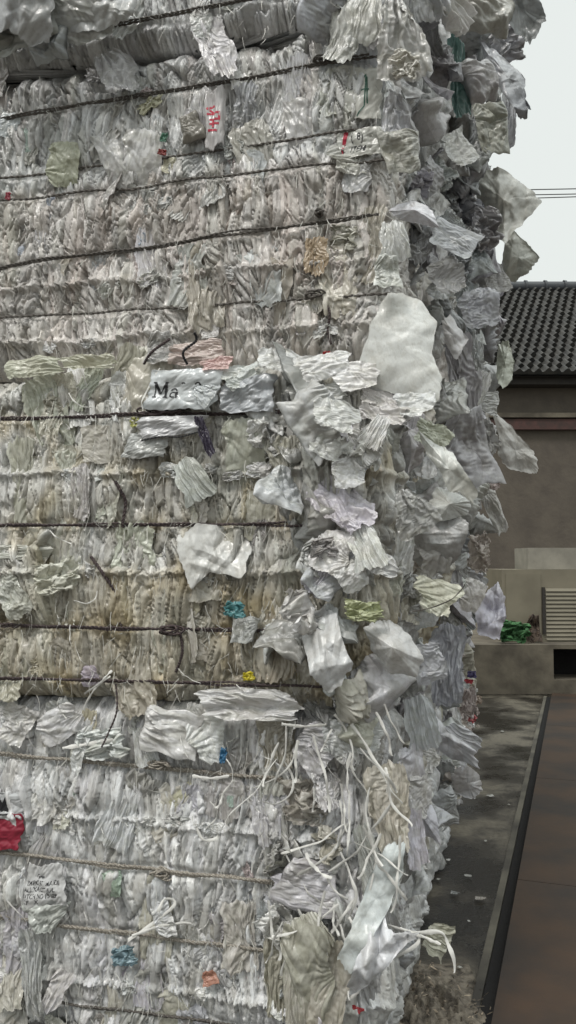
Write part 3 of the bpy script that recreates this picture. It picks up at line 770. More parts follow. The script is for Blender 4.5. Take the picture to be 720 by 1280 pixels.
corner_fill(1, 84, 470, 880, lambda y: 335 + 30 * math.sin(y * .03), lambda y: 560, cornerpal, 32, 74)
corner_fill(0, 74, 880, 1250, lambda y: 345, lambda y: 530 - max(0, y - 1020) * .25, cornerpal, 28, 62, 0, .12)
corner_fill(2, 46, 20, 440, lambda y: 478, lambda y: 560, [(.46, .46, .47), GREY, WHITE, BLUE, (.5, .5, .54), (.38, .38, .4), (.34, .34, .36)], 28, 60, -.15, .03)
corner_fill(3, 12, -60, 30, lambda y: 380, lambda y: 560, [GREY, WHITE, BLUE, LILAC], 60, 110, -.1, .08)

# ------------------------------------------------------------------ bags hanging out of the end face, row by row
def sil(y):          # how far right the stack reaches in the photograph
    return float(np.interp(y, [-40, 30, 110, 200, 330, 400, 520, 600, 700, 800, 900, 1000, 1050, 1120], [665, 660, 640, 628, 632, 622, 615, 606, 606, 598, 592, 585, 548, 505]))
tiery = {0: (880, 1120), 1: (500, 880), 2: (180, 520), 3: (-60, 230)}
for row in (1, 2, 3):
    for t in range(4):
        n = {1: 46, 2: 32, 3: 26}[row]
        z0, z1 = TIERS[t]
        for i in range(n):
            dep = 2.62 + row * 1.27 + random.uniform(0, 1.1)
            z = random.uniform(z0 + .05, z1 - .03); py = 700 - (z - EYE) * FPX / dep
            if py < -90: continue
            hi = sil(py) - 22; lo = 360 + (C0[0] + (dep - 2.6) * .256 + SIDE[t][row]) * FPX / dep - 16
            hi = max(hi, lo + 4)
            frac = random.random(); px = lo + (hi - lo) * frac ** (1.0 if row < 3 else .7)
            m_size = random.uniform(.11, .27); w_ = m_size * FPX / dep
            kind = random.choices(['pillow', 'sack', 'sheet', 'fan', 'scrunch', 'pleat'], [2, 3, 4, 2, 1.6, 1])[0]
            pal = [(.46, .46, .47), (.40, .40, .42), (.36, .36, .39), WHITE, (.50, .49, .53), (.44, .46, .48), (.33, .33, .33)] if t > 0 else [(.42, .42, .42), WHITE, BEIGE, PINK, (.5, .5, .53), BEIGE, (.36, .36, .37)]  # upper tiers: grey sacks, darkened and blued to carry the end face's weaker light
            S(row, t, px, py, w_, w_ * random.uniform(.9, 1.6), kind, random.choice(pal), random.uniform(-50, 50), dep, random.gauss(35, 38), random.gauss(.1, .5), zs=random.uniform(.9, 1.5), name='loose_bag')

# ------------------------------------------------------------------ particular bags, seen in the photograph
B_ = 'bag'
# top left: smooth grey bag hanging over
F(3, 20, 18, 130, 90, 'sack', (.50, .51, .51), 12, .16, (0, -.2), 1, True, 1.0)
F(3, 105, 20, 130, 75, 'sheet', (.52, .52, .51), -5, .12, (0, -.3), 2, True, 1.0)
F(3, 60, 55, 60, 50, 'pillow', (.44, .45, .47), 10, .12, (0, 0), 3, True, .8)
F(2, 148, 92, 66, 74, 'sheet', (.56, .57, .57), 18, .05, (.2, .2), 4, True, 1.1)
F(3, 10, 45, 70, 60, 'fan', (.55, .56, .56), 100, .12, (0, .1), 5, True, .9)
F(3, 500, 45, 95, 130, 'fan', (.56, .56, .55), 8, .08, (.3, 0), 2, False, 1.0)
F(3, 505, 82, 50, 50, 'scrunch', (.66, .65, .58), 0, .1, (.3, .1), 1)
F(3, 450, 20, 80, 80, 'fan', (.60, .60, .58), -10, .06, (.1, 0), 3)
S(0, 2, 500, 150, 80, 90, 'fan', (.52, .52, .54), 10, 2.62, 20, 0, 4)
F(2, 440, 195, 75, 55, 'sheet', (.62, .62, .58), 3, .03, (.1, .1), 5)
F(2, 425, 115, 70, 75, 'pleat', (.62, .62, .60), -4, .02, (.1, .1), 1)
S(0, 2, 500, 190, 60, 60, 'pillow', (.50, .50, .47), 10, 2.62, 20, 0, 4)
S(1, 3, 574, 95, 42, 120, 'pleat', TEAL, 8, 3.5, 30, 0, 1, label='dark teal green sheet folded lengthwise')
S(1, 3, 610, 15, 80, 60, 'sack', (.50, .50, .46), 0, 3.4, 10, 0, 3)
S(1, 3, 600, 100, 60, 60, 'pillow', (.55, .55, .55), 20, 3.5, 20, 0, 3)
S(2, 3, 632, 150, 40, 90, 'fan', (.36, .37, .39), -10, 4.4, 20, 0, 3)
S(1, 3, 615, 160, 50, 70, 'sack', (.52, .52, .47), 10, 3.9, 20, 0, 1)
S(1, 2, 575, 185, 60, 60, 'sheet', (.58, .58, .58), 40, 3.3, 20, .3, 1)
S(0, 2, 492, 300, 56, 60, 'fan', (.68, .68, .67), 5, 2.55, 10, 0, 1, True)
S(1, 2, 565, 300, 70, 48, 'sack', (.62, .62, .66), -30, 3.1, 10, .4, 6, True)
S(1, 2, 560, 345, 60, 55, 'sheet', (.56, .56, .58), 20, 3.1, 10, 0, 7, True)
S(0, 2, 484, 340, 40, 46, 'sack', (.60, .60, .57), 0, 2.5, 10, 0, 2)
S(1, 2, 600, 385, 66, 60, 'sheet', (.46, .46, .49), 20, 3.7, 10, .1, 0, True)
S(2, 2, 622, 350, 44, 44, 'sheet', (.50, .50, .50), 30, 4.4, 10, .2, 1)
S(1, 2, 580, 470, 60, 130, 'pleat', (.36, .36, .38), 4, 3.5, 20, 0, 3, True)
S(1, 2, 596, 440, 18, 60, 'scrunch', (.62, .62, .63), 0, 3.3, 20, 0, 3)
S(2, 1, 612, 505, 42, 28, 'fan', (.55, .55, .54), 85, 4.2, 10, 0, 3)
S(1, 1, 585, 560, 80, 110, 'sack', (.42, .42, .44), 10, 3.4, 20, 0, 2)
S(1, 1, 610, 545, 30, 60, 'scrunch', (.56, .56, .56), 20, 3.5, 20, 0, 2)
S(2, 1, 612, 600, 30, 36, 'scrunch', (.50, .40, .40), 20, 4.2, 20, 0, 4)
S(2, 1, 618, 640, 22, 60, 'pillow', (.62, .60, .59), 25, 4.2, 20, 0, 4)
# big white bag on the ledge
for (x, y, w_, h_, r_) in ((400, 458, 90, 46, 10), (350, 452, 80, 40, -12), (445, 470, 90, 50, 5), (300, 470, 70, 50, 20), (480, 510, 100, 60, -20), (520, 500, 60, 60, 30), (395, 492, 90, 40, 0), (110, 452, 90, 30, 0), (40, 460, 90, 34, 0)):
    F(1, x, y, w_, h_, 'sheet', PALE if x > 200 else (.62, .62, .52), r_, .05, (.1, .5), None, False, .9)
# middle bale, corner bags
S(0, 1, 540, 545, 70, 50, 'sheet', (.58, .60, .50), -30, 2.62, 10, .3, 2)
S(0, 1, 515, 640, 80, 70, 'fan', (.46, .46, .45), 30, 2.5, 10, 0, 2)
S(0, 1, 420, 520, 80, 50, 'sheet', (.64, .64, .63), -15, 2.4, 5, .4, 4)
S(0, 1, 545, 690, 60, 70, 'sheet', (.48, .48, .46), 0, 2.6, 10, 0, 1, True)
S(0, 1, 548, 745, 80, 55, 'sheet', (.60, .59, .50), -12, 2.55, 10, .2, 5)
S(0, 1, 455, 765, 64, 34, 'scrunch', (.50, .52, .33), -8, 2.44, 10, .3, 5, label='yellowish green film wad')
S(0, 1, 535, 830, 54, 60, 'sheet', (.50, .51, .54), 20, 2.6, 10, 0, 6, True)
S(1, 1, 590, 745, 40, 50, 'sheet', (.70, .68, .66), -20, 3.4, 10, 0, 7)
S(1, 1, 600, 690, 40, 60, 'scrunch', (.50, .46, .42), 0, 3.6, 10, 0, 7)
S(1, 1, 560, 830, 60, 120, 'pleat', (.38, .39, .42), 0, 3.1, 10, 0, 7, True)
S(1, 1, 585, 880, 30, 50, 'scrunch', (.48, .42, .40), 0, 3.7, 10, 0, 5)
F(1, 240, 600, 60, 70, 'fan', (.60, .61, .58), 30, .05, (.1, .1), 5)
F(1, 72, 722, 80, 50, 'scrunch', (.68, .68, .60), 12, .05, (.1, .1), 5, label='gathered cream white wad with a loose tail')
F(1, 15, 745, 44, 70, 'sheet', (.64, .65, .60), 30, .04, (.1, .1), 6)
F(1, 30, 600, 46, 130, 'pleat', (.56, .56, .48), 6, .02, (.1, 0), 6, True, .5)
F(1, 120, 555, 60, 60, 'sheet', (.58, .56, .50), 0, .02, (0, 0), 1, True, .5)
F(1, 100, 615, 34, 80, 'pleat', (.62, .62, .62), 0, .03, (0, 0), 2)
F(1, 20, 690, 120, 22, 'sheet', (.66, .67, .60), 0, .03, (0, .2), 0, True, .6)
F(1, 310, 880, 160, 46, 'sheet', (.68, .68, .68), 0, .05, (0, .2), 3)
# bottom bale
for (x, y, w_, h_, kd, c, r_, o_) in ((75, 905, 70, 50, 'sheet', WHITE, 30, .04), (20, 905, 60, 60, 'sheet', WHITE, -20, .04), (130, 930, 80, 50, 'scrunch', WHITE, 10, .04),
        (215, 915, 80, 60, 'sack', PALE, -10, .04), (260, 925, 60, 70, 'sheet', WHITE, 20, .04), (100, 935, 90, 20, 'fan', PALE, 75, .05), (180, 935, 40, 60, 'fan', PALE, 20, .03),
        (345, 925, 60, 90, 'pleat', (.50, .46, .40), 5, .02), (395, 935, 90, 60, 'fan', (.58, .58, .60), 60, .06), (380, 1000, 70, 70, 'scrunch', (.52, .50, .47), 0, .06),
        (440, 920, 90, 50, 'sheet', GREY, 0, .05), (485, 1010, 66, 130, 'pleat', (.60, .57, .50), 8, .04), (385, 1108, 90, 66, 'sack', (.60, .59, .62), -10, .08),
        (466, 1090, 48, 130, 'drape', (.62, .65, .63), 16, .07),
        (205, 1150, 60, 30, 'fan', PALE, 110, .05), (40, 1215, 34, 120, 'pleat', (.60, .60, .60), 12, .04),
        (70, 1240, 34, 70, 'sheet', WHITE, -30, .04), (300, 1170, 60, 100, 'pleat', (.56, .55, .52), 0, .02), (150, 1025, 60, 90, 'fan', WHITE, -20, .03), (345, 1220, 40, 120, 'pleat', (.5, .49, .40), 0, .05)):
    F(0, x, y, w_, h_, kd, c, r_, o_, (.1, .05))
S(0, 0, 575, 930, 60, 60, 'fan', (.58, .59, .62), 50, 3.1, 15, 0, 1, True)
S(0, 0, 525, 905, 66, 80, 'fan', (.60, .62, .63), 10, 2.7, 15, 0, 5, True)
S(1, 0, 555, 1010, 40, 50, 'sack', (.44, .44, .45), 10, 3.5, 15, 0, 5)
S(0, 0, 548, 1175, 60, 40, 'fan', (.50, .50, .42), 60, 2.7, 15, 0, 5)

# bags with an outline of their own
def shaped(parent, pix, color, depth=None, t=None, off=.1, th=.03, crs=.012, fq=9, bend=0.0, seed=0, sm=True, name='bag', label=None, drape=0.0):
    P = np.array([at(x, y, depth) if depth else on_face(x, y, FOFF[t] + off) for x, y in pix])
    n = len(P); t_ = np.linspace(0, n, 140, endpoint=False); i = t_.astype(int); f = (t_ - i)[:, None]
    g4 = [P[(i + k) % n] for k in (-1, 0, 1, 2)]
    O = .5 * (2 * g4[1] + (g4[2] - g4[0]) * f + (2 * g4[0] - 5 * g4[1] + 4 * g4[2] - g4[3]) * f ** 2 + (3 * g4[1] - g4[0] - 3 * g4[2] + g4[3]) * f ** 3)
    O = .12 * O + .88 * (P[i % n] * (1 - f) + P[(i + 1) % n] * f)
    c = P.mean(0); ang = np.arange(140) / 140 * 2 * np.pi
    O = c + (O - c) * (1 + (.02 if crs <= .006 else .085) * pl(np.cos(ang) * 4 + seed, np.sin(ang) * 4, seed) + .03 * pl(np.cos(ang) * 11 + seed, np.sin(ang) * 11, seed + 2))[:, None]
    ext = float(np.linalg.norm(P.max(0) - P.min(0))); N_ = EYEV - c; N_[2] *= .3; N_ /= np.linalg.norm(N_); X, Y, N_ = rot_basis(N_, 0)
    rr = np.linspace(0, 1, 44)[:, None, None]
    base = c + (O - c)[None] * rr
    a = (base - c) @ X; b = (base - c) @ Y; r1 = rr[..., 0]
    lens = np.clip(1 - r1 ** 2.2, 0, 1) * 1.05
    th = th * .55; crs = crs * (1.7 if crs > .006 else 1.25); dg = seed * 1.3; fa = a * math.cos(dg) + b * math.sin(dg); fb = -a * math.sin(dg) + b * math.cos(dg)
    pc = np.array([math.cos(seed * 2.1), math.sin(seed * 2.1)]) * ext * .55; an = np.arctan2(b - pc[1], a - pc[0]); rd = np.hypot(a - pc[0], b - pc[1]) / ext
    star = ext * .16 * (.05, .22, .10, .12)[seed % 4] * np.clip(rd * 2, .15, 1) * np.clip(1.35 - rd, 0, 1) * (np.abs(gn(np.cos(an) * 2.8 + seed, np.sin(an) * 2.8, seed + 8)) + .5 * np.abs(gn(np.cos(an) * 7, np.sin(an) * 7 + seed, seed + 9)))
    fold = -ext * .22 * np.abs(fa / ext + .12 * gn(fb * 6 / ext, fa, seed)) + ext * .11 * np.abs(fb / ext + .2 + .1 * fa / ext) - ext * .15 * np.abs(fa / ext - .25 + .4 * fb / ext)
    soft = .5 if crs < .008 else 1.0
    Qz = PROTO['sheet'][(seed * 5) % 8][..., 2]; qn, qm = Qz.shape        # real cloth folds from the solver
    gx_ = np.clip((fa / ext * 1.05 + .5) * (qm - 1), 0, qm - 1.01); gy_ = np.clip((fb / ext * .8 + .5) * (qn - 1), 0, qn - 1.01)
    xi = gx_.astype(int); yi = gy_.astype(int); fx = gx_ - xi; fy = gy_ - yi
    cloth = (Qz[yi, xi] * (1 - fx) + Qz[yi, xi + 1] * fx) * (1 - fy) + (Qz[yi + 1, xi] * (1 - fx) + Qz[yi + 1, xi + 1] * fx) * fy
    common = soft * (star + .9 * fold + .40 * ext * cloth) + bend * (a ** 2) * 8 + crs * 2.6 * pl(a * fq * .5 + 3, b * fq * .5, seed + 3) * (.6 + r1) + drape * np.abs(gn(a * fq * 1.8 + .4 * gn(a * 8, b * 8, seed), b * fq * .35, seed + 4))
    fr = th * lens + crs * crush(a * fq, b * fq * .8, seed) * (.25 + .75 * lens)
    bk = -th * lens
    mb = MB(); mb.grid(base + N_ * (common + fr)[..., None], True); mb.grid((base + N_ * (common + bk)[..., None])[:, ::-1], True)
    e1 = base[-1] + N_ * (common + fr)[-1][:, None]; e2 = base[-1] + N_ * (common + bk)[-1][:, None]; mb.grid(np.stack([e2, e1]), True)
    o = mb.build(name, M_smooth if crs < .007 else M_bag, parent, True); o.color = (*color, 1)
    if label: o['label'] = label
    return o
for (x_, y_, w2, h2, kd, c2, r2, k2) in ((385, 1215, 74, 150, 'facet', (.48, .455, .40), 4, 3), (412, 1235, 56, 130, 'facet', (.45, .425, .375), -8, 9), (372, 1250, 44, 90, 'drape', (.50, .48, .43), 6, 6), (388, 1168, 70, 56, 'drape', (.50, .48, .44), 18, 4)):
    F(0, x_, y_, w2, h2, kd, c2, r2, .12, (.1, .05), k2, False, .8, name='hanging_sheet')
for (x_, y_, w2, h2, kd, c2, r2, k2) in ((415, 690, 60, 70, 'facet', WHITE, -25, 3), (455, 680, 58, 84, 'drape', PALE, 20, 5), (440, 720, 60, 50, 'facet', WHITE, 35, 8), (400, 725, 50, 50, 'drape', LILAC, -40, 9),
        (475, 705, 44, 60, 'facet', GREY, 60, 11), (410, 550, 62, 56, 'facet', WHITE, -20, 1), (450, 560, 60, 60, 'drape', PALE, 40, 7), (435, 590, 50, 50, 'facet', WHITE, 10, 12), (470, 540, 40, 60, 'drape', WHITE, -30, 2)):
    F(1, x_, y_, w2, h2, kd, c2, r2, .13, (random.uniform(0, .4), random.uniform(0, .5)), k2, False, 1.0, name='loose_bag')
G3 = (.50, .50, .50)
shaped(BALE[0, 2], [(484, 364), (502, 362), (526, 373), (547, 398), (540, 440), (553, 470), (549, 500), (530, 508), (490, 490), (438, 475), (452, 440), (466, 400)], (.72, .73, .71), None, 2, .15, .045, .006, 7, -.12, 3, label='big smooth white sack standing upright on the ledge')
shaped(BALE[2, 3], [(587, 222), (605, 212), (640, 214), (664, 231), (677, 243), (655, 275), (633, 308), (620, 298), (606, 270), (598, 245)], (.60, .60, .56), 4.3, th=.05, crs=.02, fq=5, seed=5, drape=.05, label='large pale triangular bag pointing right')
shaped(BALE[2, 2], [(640, 286), (656, 300), (674, 322), (662, 338), (645, 346), (626, 344), (630, 310)], (.62, .63, .58), 4.5, th=.05, crs=.025, fq=6, seed=6)
shaped(BALE[2, 1], [(617, 516), (640, 534), (665, 561), (673, 577), (671, 591), (655, 590), (632, 583), (622, 565), (624, 545)], (.70, .69, .67), 4.3, th=.05, crs=.02, fq=6, seed=7, label='smooth white wedge shaped bag sticking out')
shaped(BALE[1, 1], [(594, 765), (606, 742), (622, 728), (631, 745), (632, 770), (624, 799), (598, 794)], (.66, .65, .74), 3.6, th=.04, crs=.03, fq=9, seed=8, label='lilac tinted white bag at the outer edge')
shaped(BALE[2, 2], [(622, 424), (636, 424), (643, 450), (640, 474), (628, 488), (620, 470)], (.54, .56, .48), 4.6, th=.04, crs=.02, fq=8, seed=9)
shaped(BALE[1, 2], [(563, 396), (586, 425), (571, 452), (556, 430), (553, 405)], (.70, .69, .70), 3.2, th=.02, crs=.016, fq=9, seed=10)
shaped(BALE[0, 1], [(523, 538), (548, 553), (566, 565), (580, 588), (597, 612), (590, 628), (575, 616), (560, 614), (550, 588), (533, 566)], (.68, .69, .66), 2.5, th=.02, crs=.012, fq=10, seed=11, drape=.03)
shaped(BALE[0, 1], [(546, 606), (575, 616), (592, 624), (582, 645), (545, 652), (532, 636)], (.60, .61, .59), 2.52, th=.03, crs=.014, fq=9, seed=12)
shaped(BALE[0, 1], [(452, 786), (470, 776), (488, 778), (514, 796), (530, 826), (520, 850), (485, 842), (465, 815)], (.70, .70, .70), 2.43, th=.05, crs=.014, fq=9, seed=13, drape=.02)
shaped(BALE[0, 1], [(376, 774), (405, 761), (420, 768), (428, 800), (441, 828), (428, 855), (405, 864), (390, 840), (378, 800)], (.70, .71, .72), None, 1, .15, .035, .012, 11, 0, 14, label='white sack with faint dark printing hanging at corner', drape=.02)
shaped(BALE[0, 1], [(222, 668), (250, 655), (300, 660), (318, 690), (300, 722), (262, 715), (240, 735), (226, 700)], (.70, .70, .68), None, 1, .06, .015, .010, 12, 0, 17)
shaped(BALE[0, 1], [(560, 640), (585, 655), (575, 700), (545, 720), (515, 700), (520, 665)], (.46, .46, .46), 2.6, th=.04, crs=.016, fq=9, seed=33)
shaped(BALE[1, 2], [(484, 252), (512, 243), (538, 254), (549, 280), (536, 279), (500, 266)], (.72, .72, .76), 2.62, th=.03, crs=.012, fq=9, seed=18)
shaped(BALE[1, 2], [(560, 287), (588, 293), (594, 312), (575, 312), (550, 301)], (.70, .69, .70), 3.2, th=.03, crs=.012, fq=9, seed=19)
shaped(BALE[1, 3], [(612, -10), (650, -12), (668, 8), (681, 42), (662, 66), (644, 56), (626, 30)], (.40, .42, .43), 3.6, th=.05, crs=.03, fq=6, seed=20)
shaped(BALE[1, 3], [(598, 40), (630, 58), (656, 95), (657, 125), (664, 141), (648, 149), (628, 120), (610, 80)], (.38, .39, .42), 3.7, th=.06, crs=.03, fq=6, seed=21)
shaped(BALE[0, 0], [(485, 1050), (505, 1055), (506, 1080), (497, 1115), (470, 1160), (440, 1205), (422, 1195), (440, 1150), (462, 1100)], (.62, .66, .66), None, 0, .10, .025, .010, 7, 0, 22, drape=.03)
shaped(BALE[0, 0], [(476, 1138), (490, 1166), (524, 1160), (502, 1186), (468, 1222), (438, 1248), (436, 1225), (452, 1180)], (.72, .73, .76), None, 0, .13, .02, .016, 10, 0, 23, drape=.04)
shaped(BALE[0, 0], [(338, 1100), (375, 1086), (410, 1092), (405, 1115), (385, 1135), (350, 1124)], (.66, .65, .70), None, 0, .10, .03, .014, 10, 0, 25)
shaped(BALE[0, 0], [(506, 968), (530, 985), (545, 1020), (551, 1058), (530, 1046), (506, 1025), (498, 990)], (.66, .66, .72), 2.75, th=.03, crs=.016, fq=9, seed=26)
shaped(BALE[1, 0], [(563, 965), (580, 952), (600, 970), (603, 992), (590, 1001), (570, 992)], (.62, .62, .64), 3.4, th=.05, crs=.025, fq=8, seed=27)
shaped(BALE[0, 0], [(515, 868), (535, 880), (560, 915), (592, 935), (598, 960), (565, 950), (532, 932), (505, 905)], (.60, .61, .65), 2.9, th=.03, crs=.018, fq=8, seed=28, drape=.04)
shaped(BALE[0, 3], [(-40, -30), (70, -30), (66, 20), (60, 55), (35, 62), (10, 48), (-40, 60)], (.50, .51, .52), None, 3, .16, .05, .02, 5, 0, 29, drape=.06)
shaped(BALE[0, 3], [(60, -30), (170, -30), (168, 20), (140, 32), (100, 40), (62, 30)], (.56, .57, .57), None, 3, .12, .05, .016, 6, 0, 30, drape=.05)

# ------------------------------------------------------------------ written and coloured bags
def panel(t, quad, name, color, off=.05, amp=.006, seed=0, n=60, mat=None, label=None, thick=.0):
    """a gently creased sheet through four photo pixels (tl, tr, br, bl) on the front face; returns its surface function"""
    c4 = [on_face(x, y, FOFF[t] + off) for x, y in quad]
    def surf(u, v, lift=0.0):
        u = np.asarray(u, float); v = np.asarray(v, float); uu = u[..., None]; vv = v[..., None]
        p = (c4[0] * (1 - uu) + c4[1] * uu) * (1 - vv) + (c4[3] * (1 - uu) + c4[2] * uu) * vv
        h = 1.5 * amp * (1.8 * gn(u * 2.3 + seed, v * 2.1, 600) + .9 * np.abs(gn(u * 4 + seed, v * 3, 601)) + .3 * ridge(u * 9 + v * 4, v * 5 + seed, 602)) - .03 * np.clip(np.abs(u - .5) * 2 - .8, 0, 1)
        return p + NF * (h + lift)[..., None]
    u, v = np.meshgrid(np.linspace(0, 1, n), np.linspace(0, 1, n))
    eu = u + (.10 * gn(v * 1.6 + seed, v * 0, 610) + .04 * gn(v * 6 + seed, v * 0, 612)) * np.abs(2 * u - 1) ; ev = v + (.14 * gn(u * 1.7 + seed, u * 0, 611) + .04 * gn(u * 7 + seed, u * 0, 613)) * np.abs(2 * v - 1)
    P = surf(eu, ev); P -= np.array(parent_world(BALE[0, t]))
    me = mesh_np(name, P.reshape(-1, 3), grid_faces(n, n)); o = link(name, me, mat or M_smooth, BALE[0, t]); o.color = (*color, 1)
    md = o.modifiers.new('solid', 'SOLIDIFY'); md.thickness = .0015; md.offset = -1
    if label: o['label'] = label
    return o, surf
def strokes(surf, par, lines, w, mat, name, lift=.0022, uvw=None):
    mb = MB(); a = 1.0
    for k, pl in enumerate(lines):
        pl = np.asarray(pl, float); pts = []
        for i in range(len(pl) - 1):
            m = max(2, int(np.linalg.norm(pl[i + 1] - pl[i]) / .02))
            pts += [pl[i] + (pl[i + 1] - pl[i]) * x for x in np.linspace(0, 1, m, endpoint=False)]
        pts.append(pl[-1]); pts = np.array(pts); tg = np.gradient(pts, axis=0); tg /= np.linalg.norm(tg, axis=1)[:, None] + 1e-9
        ww = w[k] if isinstance(w, (list, tuple)) else w; asp = uvw or 1.0
        nn = np.stack([-tg[:, 1] , tg[:, 0] * asp], 1) * ww / 2
        L = pts + nn; Rr = pts - nn
        mb.grid(np.stack([surf(L[:, 0], L[:, 1], lift + .0002 * k), surf(Rr[:, 0], Rr[:, 1], lift + .0002 * k)]))
    o = mb.build(name, mat, None)
    off = np.array(parent_world(par)) + 0.0
    o.parent = par; o.location = tuple(-off); return o
# lettered white bag: «Ma» and the head of a further letter
o1, sf = panel(1, [(190, 462), (280, 461), (268, 512), (182, 511)], 'lettered_bag', (.70, .73, .75), .055, .006, 1, label='white bag lettered Ma in black serif type')
def M_(x, y, w_, h): return [[(x, y), (x, y + h)], [(x, y), (x + w_ * .5, y + h * .8)], [(x + w_ * .5, y + h * .8), (x + w_, y)], [(x + w_, y), (x + w_, y + h)],
                            [(x - w_ * .2, y + h), (x + w_ * .2, y + h)], [(x + w_ * .8, y + h), (x + w_ * 1.2, y + h)], [(x - w_ * .2, y), (x + w_ * .1, y)], [(x + w_ * .9, y), (x + w_ * 1.2, y)]]
strokes(sf, o1, M_(.10, .34, .15, .36), [.02, .04, .02, .04, .02, .02, .02, .02], M_ink, 'lettering', uvw=1.6)
ax, ay, r_ = .375, .60, .045
arc = lambda cx, cy, rx, ry, a0, a1, n=14: [(cx + rx * math.cos(R(a)), cy + ry * math.sin(R(a))) for a in np.linspace(a0, a1, n)]
strokes(sf, o1, [arc(ax, ay - .03, .045, .08, 200, 350), [(ax + .045, ay - .03), (ax + .045, ay + .10), (ax + .07, ay + .11)], arc(ax - .003, ay + .045, .048, .06, -60, -300)], [.024, .036, .024], M_ink, 'lettering', uvw=1.6)
strokes(sf, o1, [arc(.70, .42, .035, .07, 200, 395), arc(.50, .40, .03, .04, 220, 330)], [.022, .018], M_ink, 'lettering', uvw=1.6)
F(1, 254, 492, 44, 32, 'fan', (.62, .65, .67), 60, .075, (.1, .2), 2, True, .5)
o2, _ = panel(1, [(176, 522), (262, 518), (246, 540), (174, 550)], 'white_bag', (.70, .70, .72), .05, .006, 2)
o3, _ = panel(1, [(163, 542), (208, 545), (203, 573), (150, 572)], 'grey_bag', (.56, .57, .56), .042, .005, 3)
o4, _ = panel(1, [(280, 474), (345, 470), (340, 518), (272, 512)], 'grey_bag', (.58, .60, .63), .05, .010, 5)
# strokes: dark seam under the white bag
loose_end(1, [(176, 551), (200, 546), (225, 546), (247, 540)], M_ink, BALE[0, 1], .0016, .056, 'seam')
F(1, 256, 545, 16, 64, 'pleat', (.06, .05, .08), 22, .06, (.1, 0), 1, label='dark purple twisted rag')
F(1, 245, 440, 90, 40, 'sheet', (.62, .52, .49), 0, .03, (.1, .4), 6, label='pale pink sheet along the ledge')
F(1, 270, 455, 60, 26, 'sheet', (.72, .50, .50), 8, .05, (.1, .5), 2)
F(1, 200, 435, 40, 46, 'sack', (.44, .43, .41), 0, .03, (.1, .1), 2)
# handwritten bag at lower left
o5, sw = panel(0, [(36, 1078), (78, 1082), (86, 1135), (28, 1132)], 'written_bag', (.62, .62, .62), .05, .006, 7, label='pale bag with lines of black hand lettering')
o6, _ = panel(0, [(26, 1131), (88, 1128), (66, 1166), (46, 1166)], 'folded_bag_end', (.58, .60, .57), .047, .008, 9)
def text_on(surf, par, body, u0, v0, size_u, size_v, mat, shear=0, slope=0, name='lettering', lift=.002):
    cu = bpy.data.curves.new('txt', 'FONT'); cu.body = body; cu.resolution_u = 2; cu.offset = .018; ob = bpy.data.objects.new('txt', cu); col.objects.link(ob)
    bpy.context.view_layer.update(); dg = bpy.context.evaluated_depsgraph_get(); me = ob.evaluated_get(dg).to_mesh()
    v = np.array([x.co[:2] for x in me.vertices]); fs = [tuple(p.vertices) for p in me.polygons]
    tri = []
    for f in fs:
        for k in range(1, len(f) - 1): tri.append((f[0], f[k], f[k + 1]))
    ob.evaluated_get(dg).to_mesh_clear(); bpy.data.objects.remove(ob); bpy.data.curves.remove(cu)
    uu = u0 + (v[:, 0] + shear * v[:, 1]) * size_u; vv = v0 - v[:, 1] * size_v + slope * (uu - u0)
    P = surf(uu, vv, lift); mb = MB(); mb.add(P, np.array(tri)); o = mb.build(name, mat, None); o.parent = par; o.location = tuple(-np.array(parent_world(par))); return o
for (tx, u0, v0) in (('Gew', .26, .36), ('IMPORT MADE', .06, .52), ('ALEXACT JUL', .0, .67), ('BATCH NO 15 SEP', -.02, .82), ('CF   X', .03, .95)):
    text_on(sw, o5, tx, u0, v0, .125 if len(tx) < 13 else .10, .145, M_ink, slope=-.08)
# red panel with a flame mark above it
o7, sr = panel(0, [(-40, 1022), (26, 1020), (24, 1066), (-40, 1062)], 'red_panel', (.34, .025, .055), .048, .004, 11, label='crimson printed panel')
o8, sfl = panel(0, [(-40, 990), (30, 988), (27, 1021), (-40, 1023)], 'flame_bag', (.60, .61, .62), .045, .004, 12, label='pale bag end with a black flame mark')
fl = [(.36, .82), (.42, .35), (.48, .62), (.55, -.05), (.63, .45), (.70, .2), (.74, .5), (.80, .32), (.84, .82)]
fc = (.60, .80); mb = MB()
fv = [fc] + fl; mb.add(sfl(np.array([p[0] for p in fv]), np.array([p[1] for p in fv]), .003), np.array([(0, i, i + 1) for i in range(1, len(fl))]))
q_ = mb.build('flame_mark', M_ink, None); q_.parent = o8; q_.location = tuple(-np.array(parent_world(o8)))
strokes(sfl, o8, [[(.58, .78), (.60, .45), (.63, .78)], [(.52, .75), (.53, .62)], [(.69, .75), (.70, .6)]], .012, simple('pale_print', (.5, .5, .5)), 'flame_mark', .0042, 1.8)
strokes(sfl, o8, [[(.3, .88), (.88, .86)]], .03, M_ink, 'flame_mark', .003, 1.8)
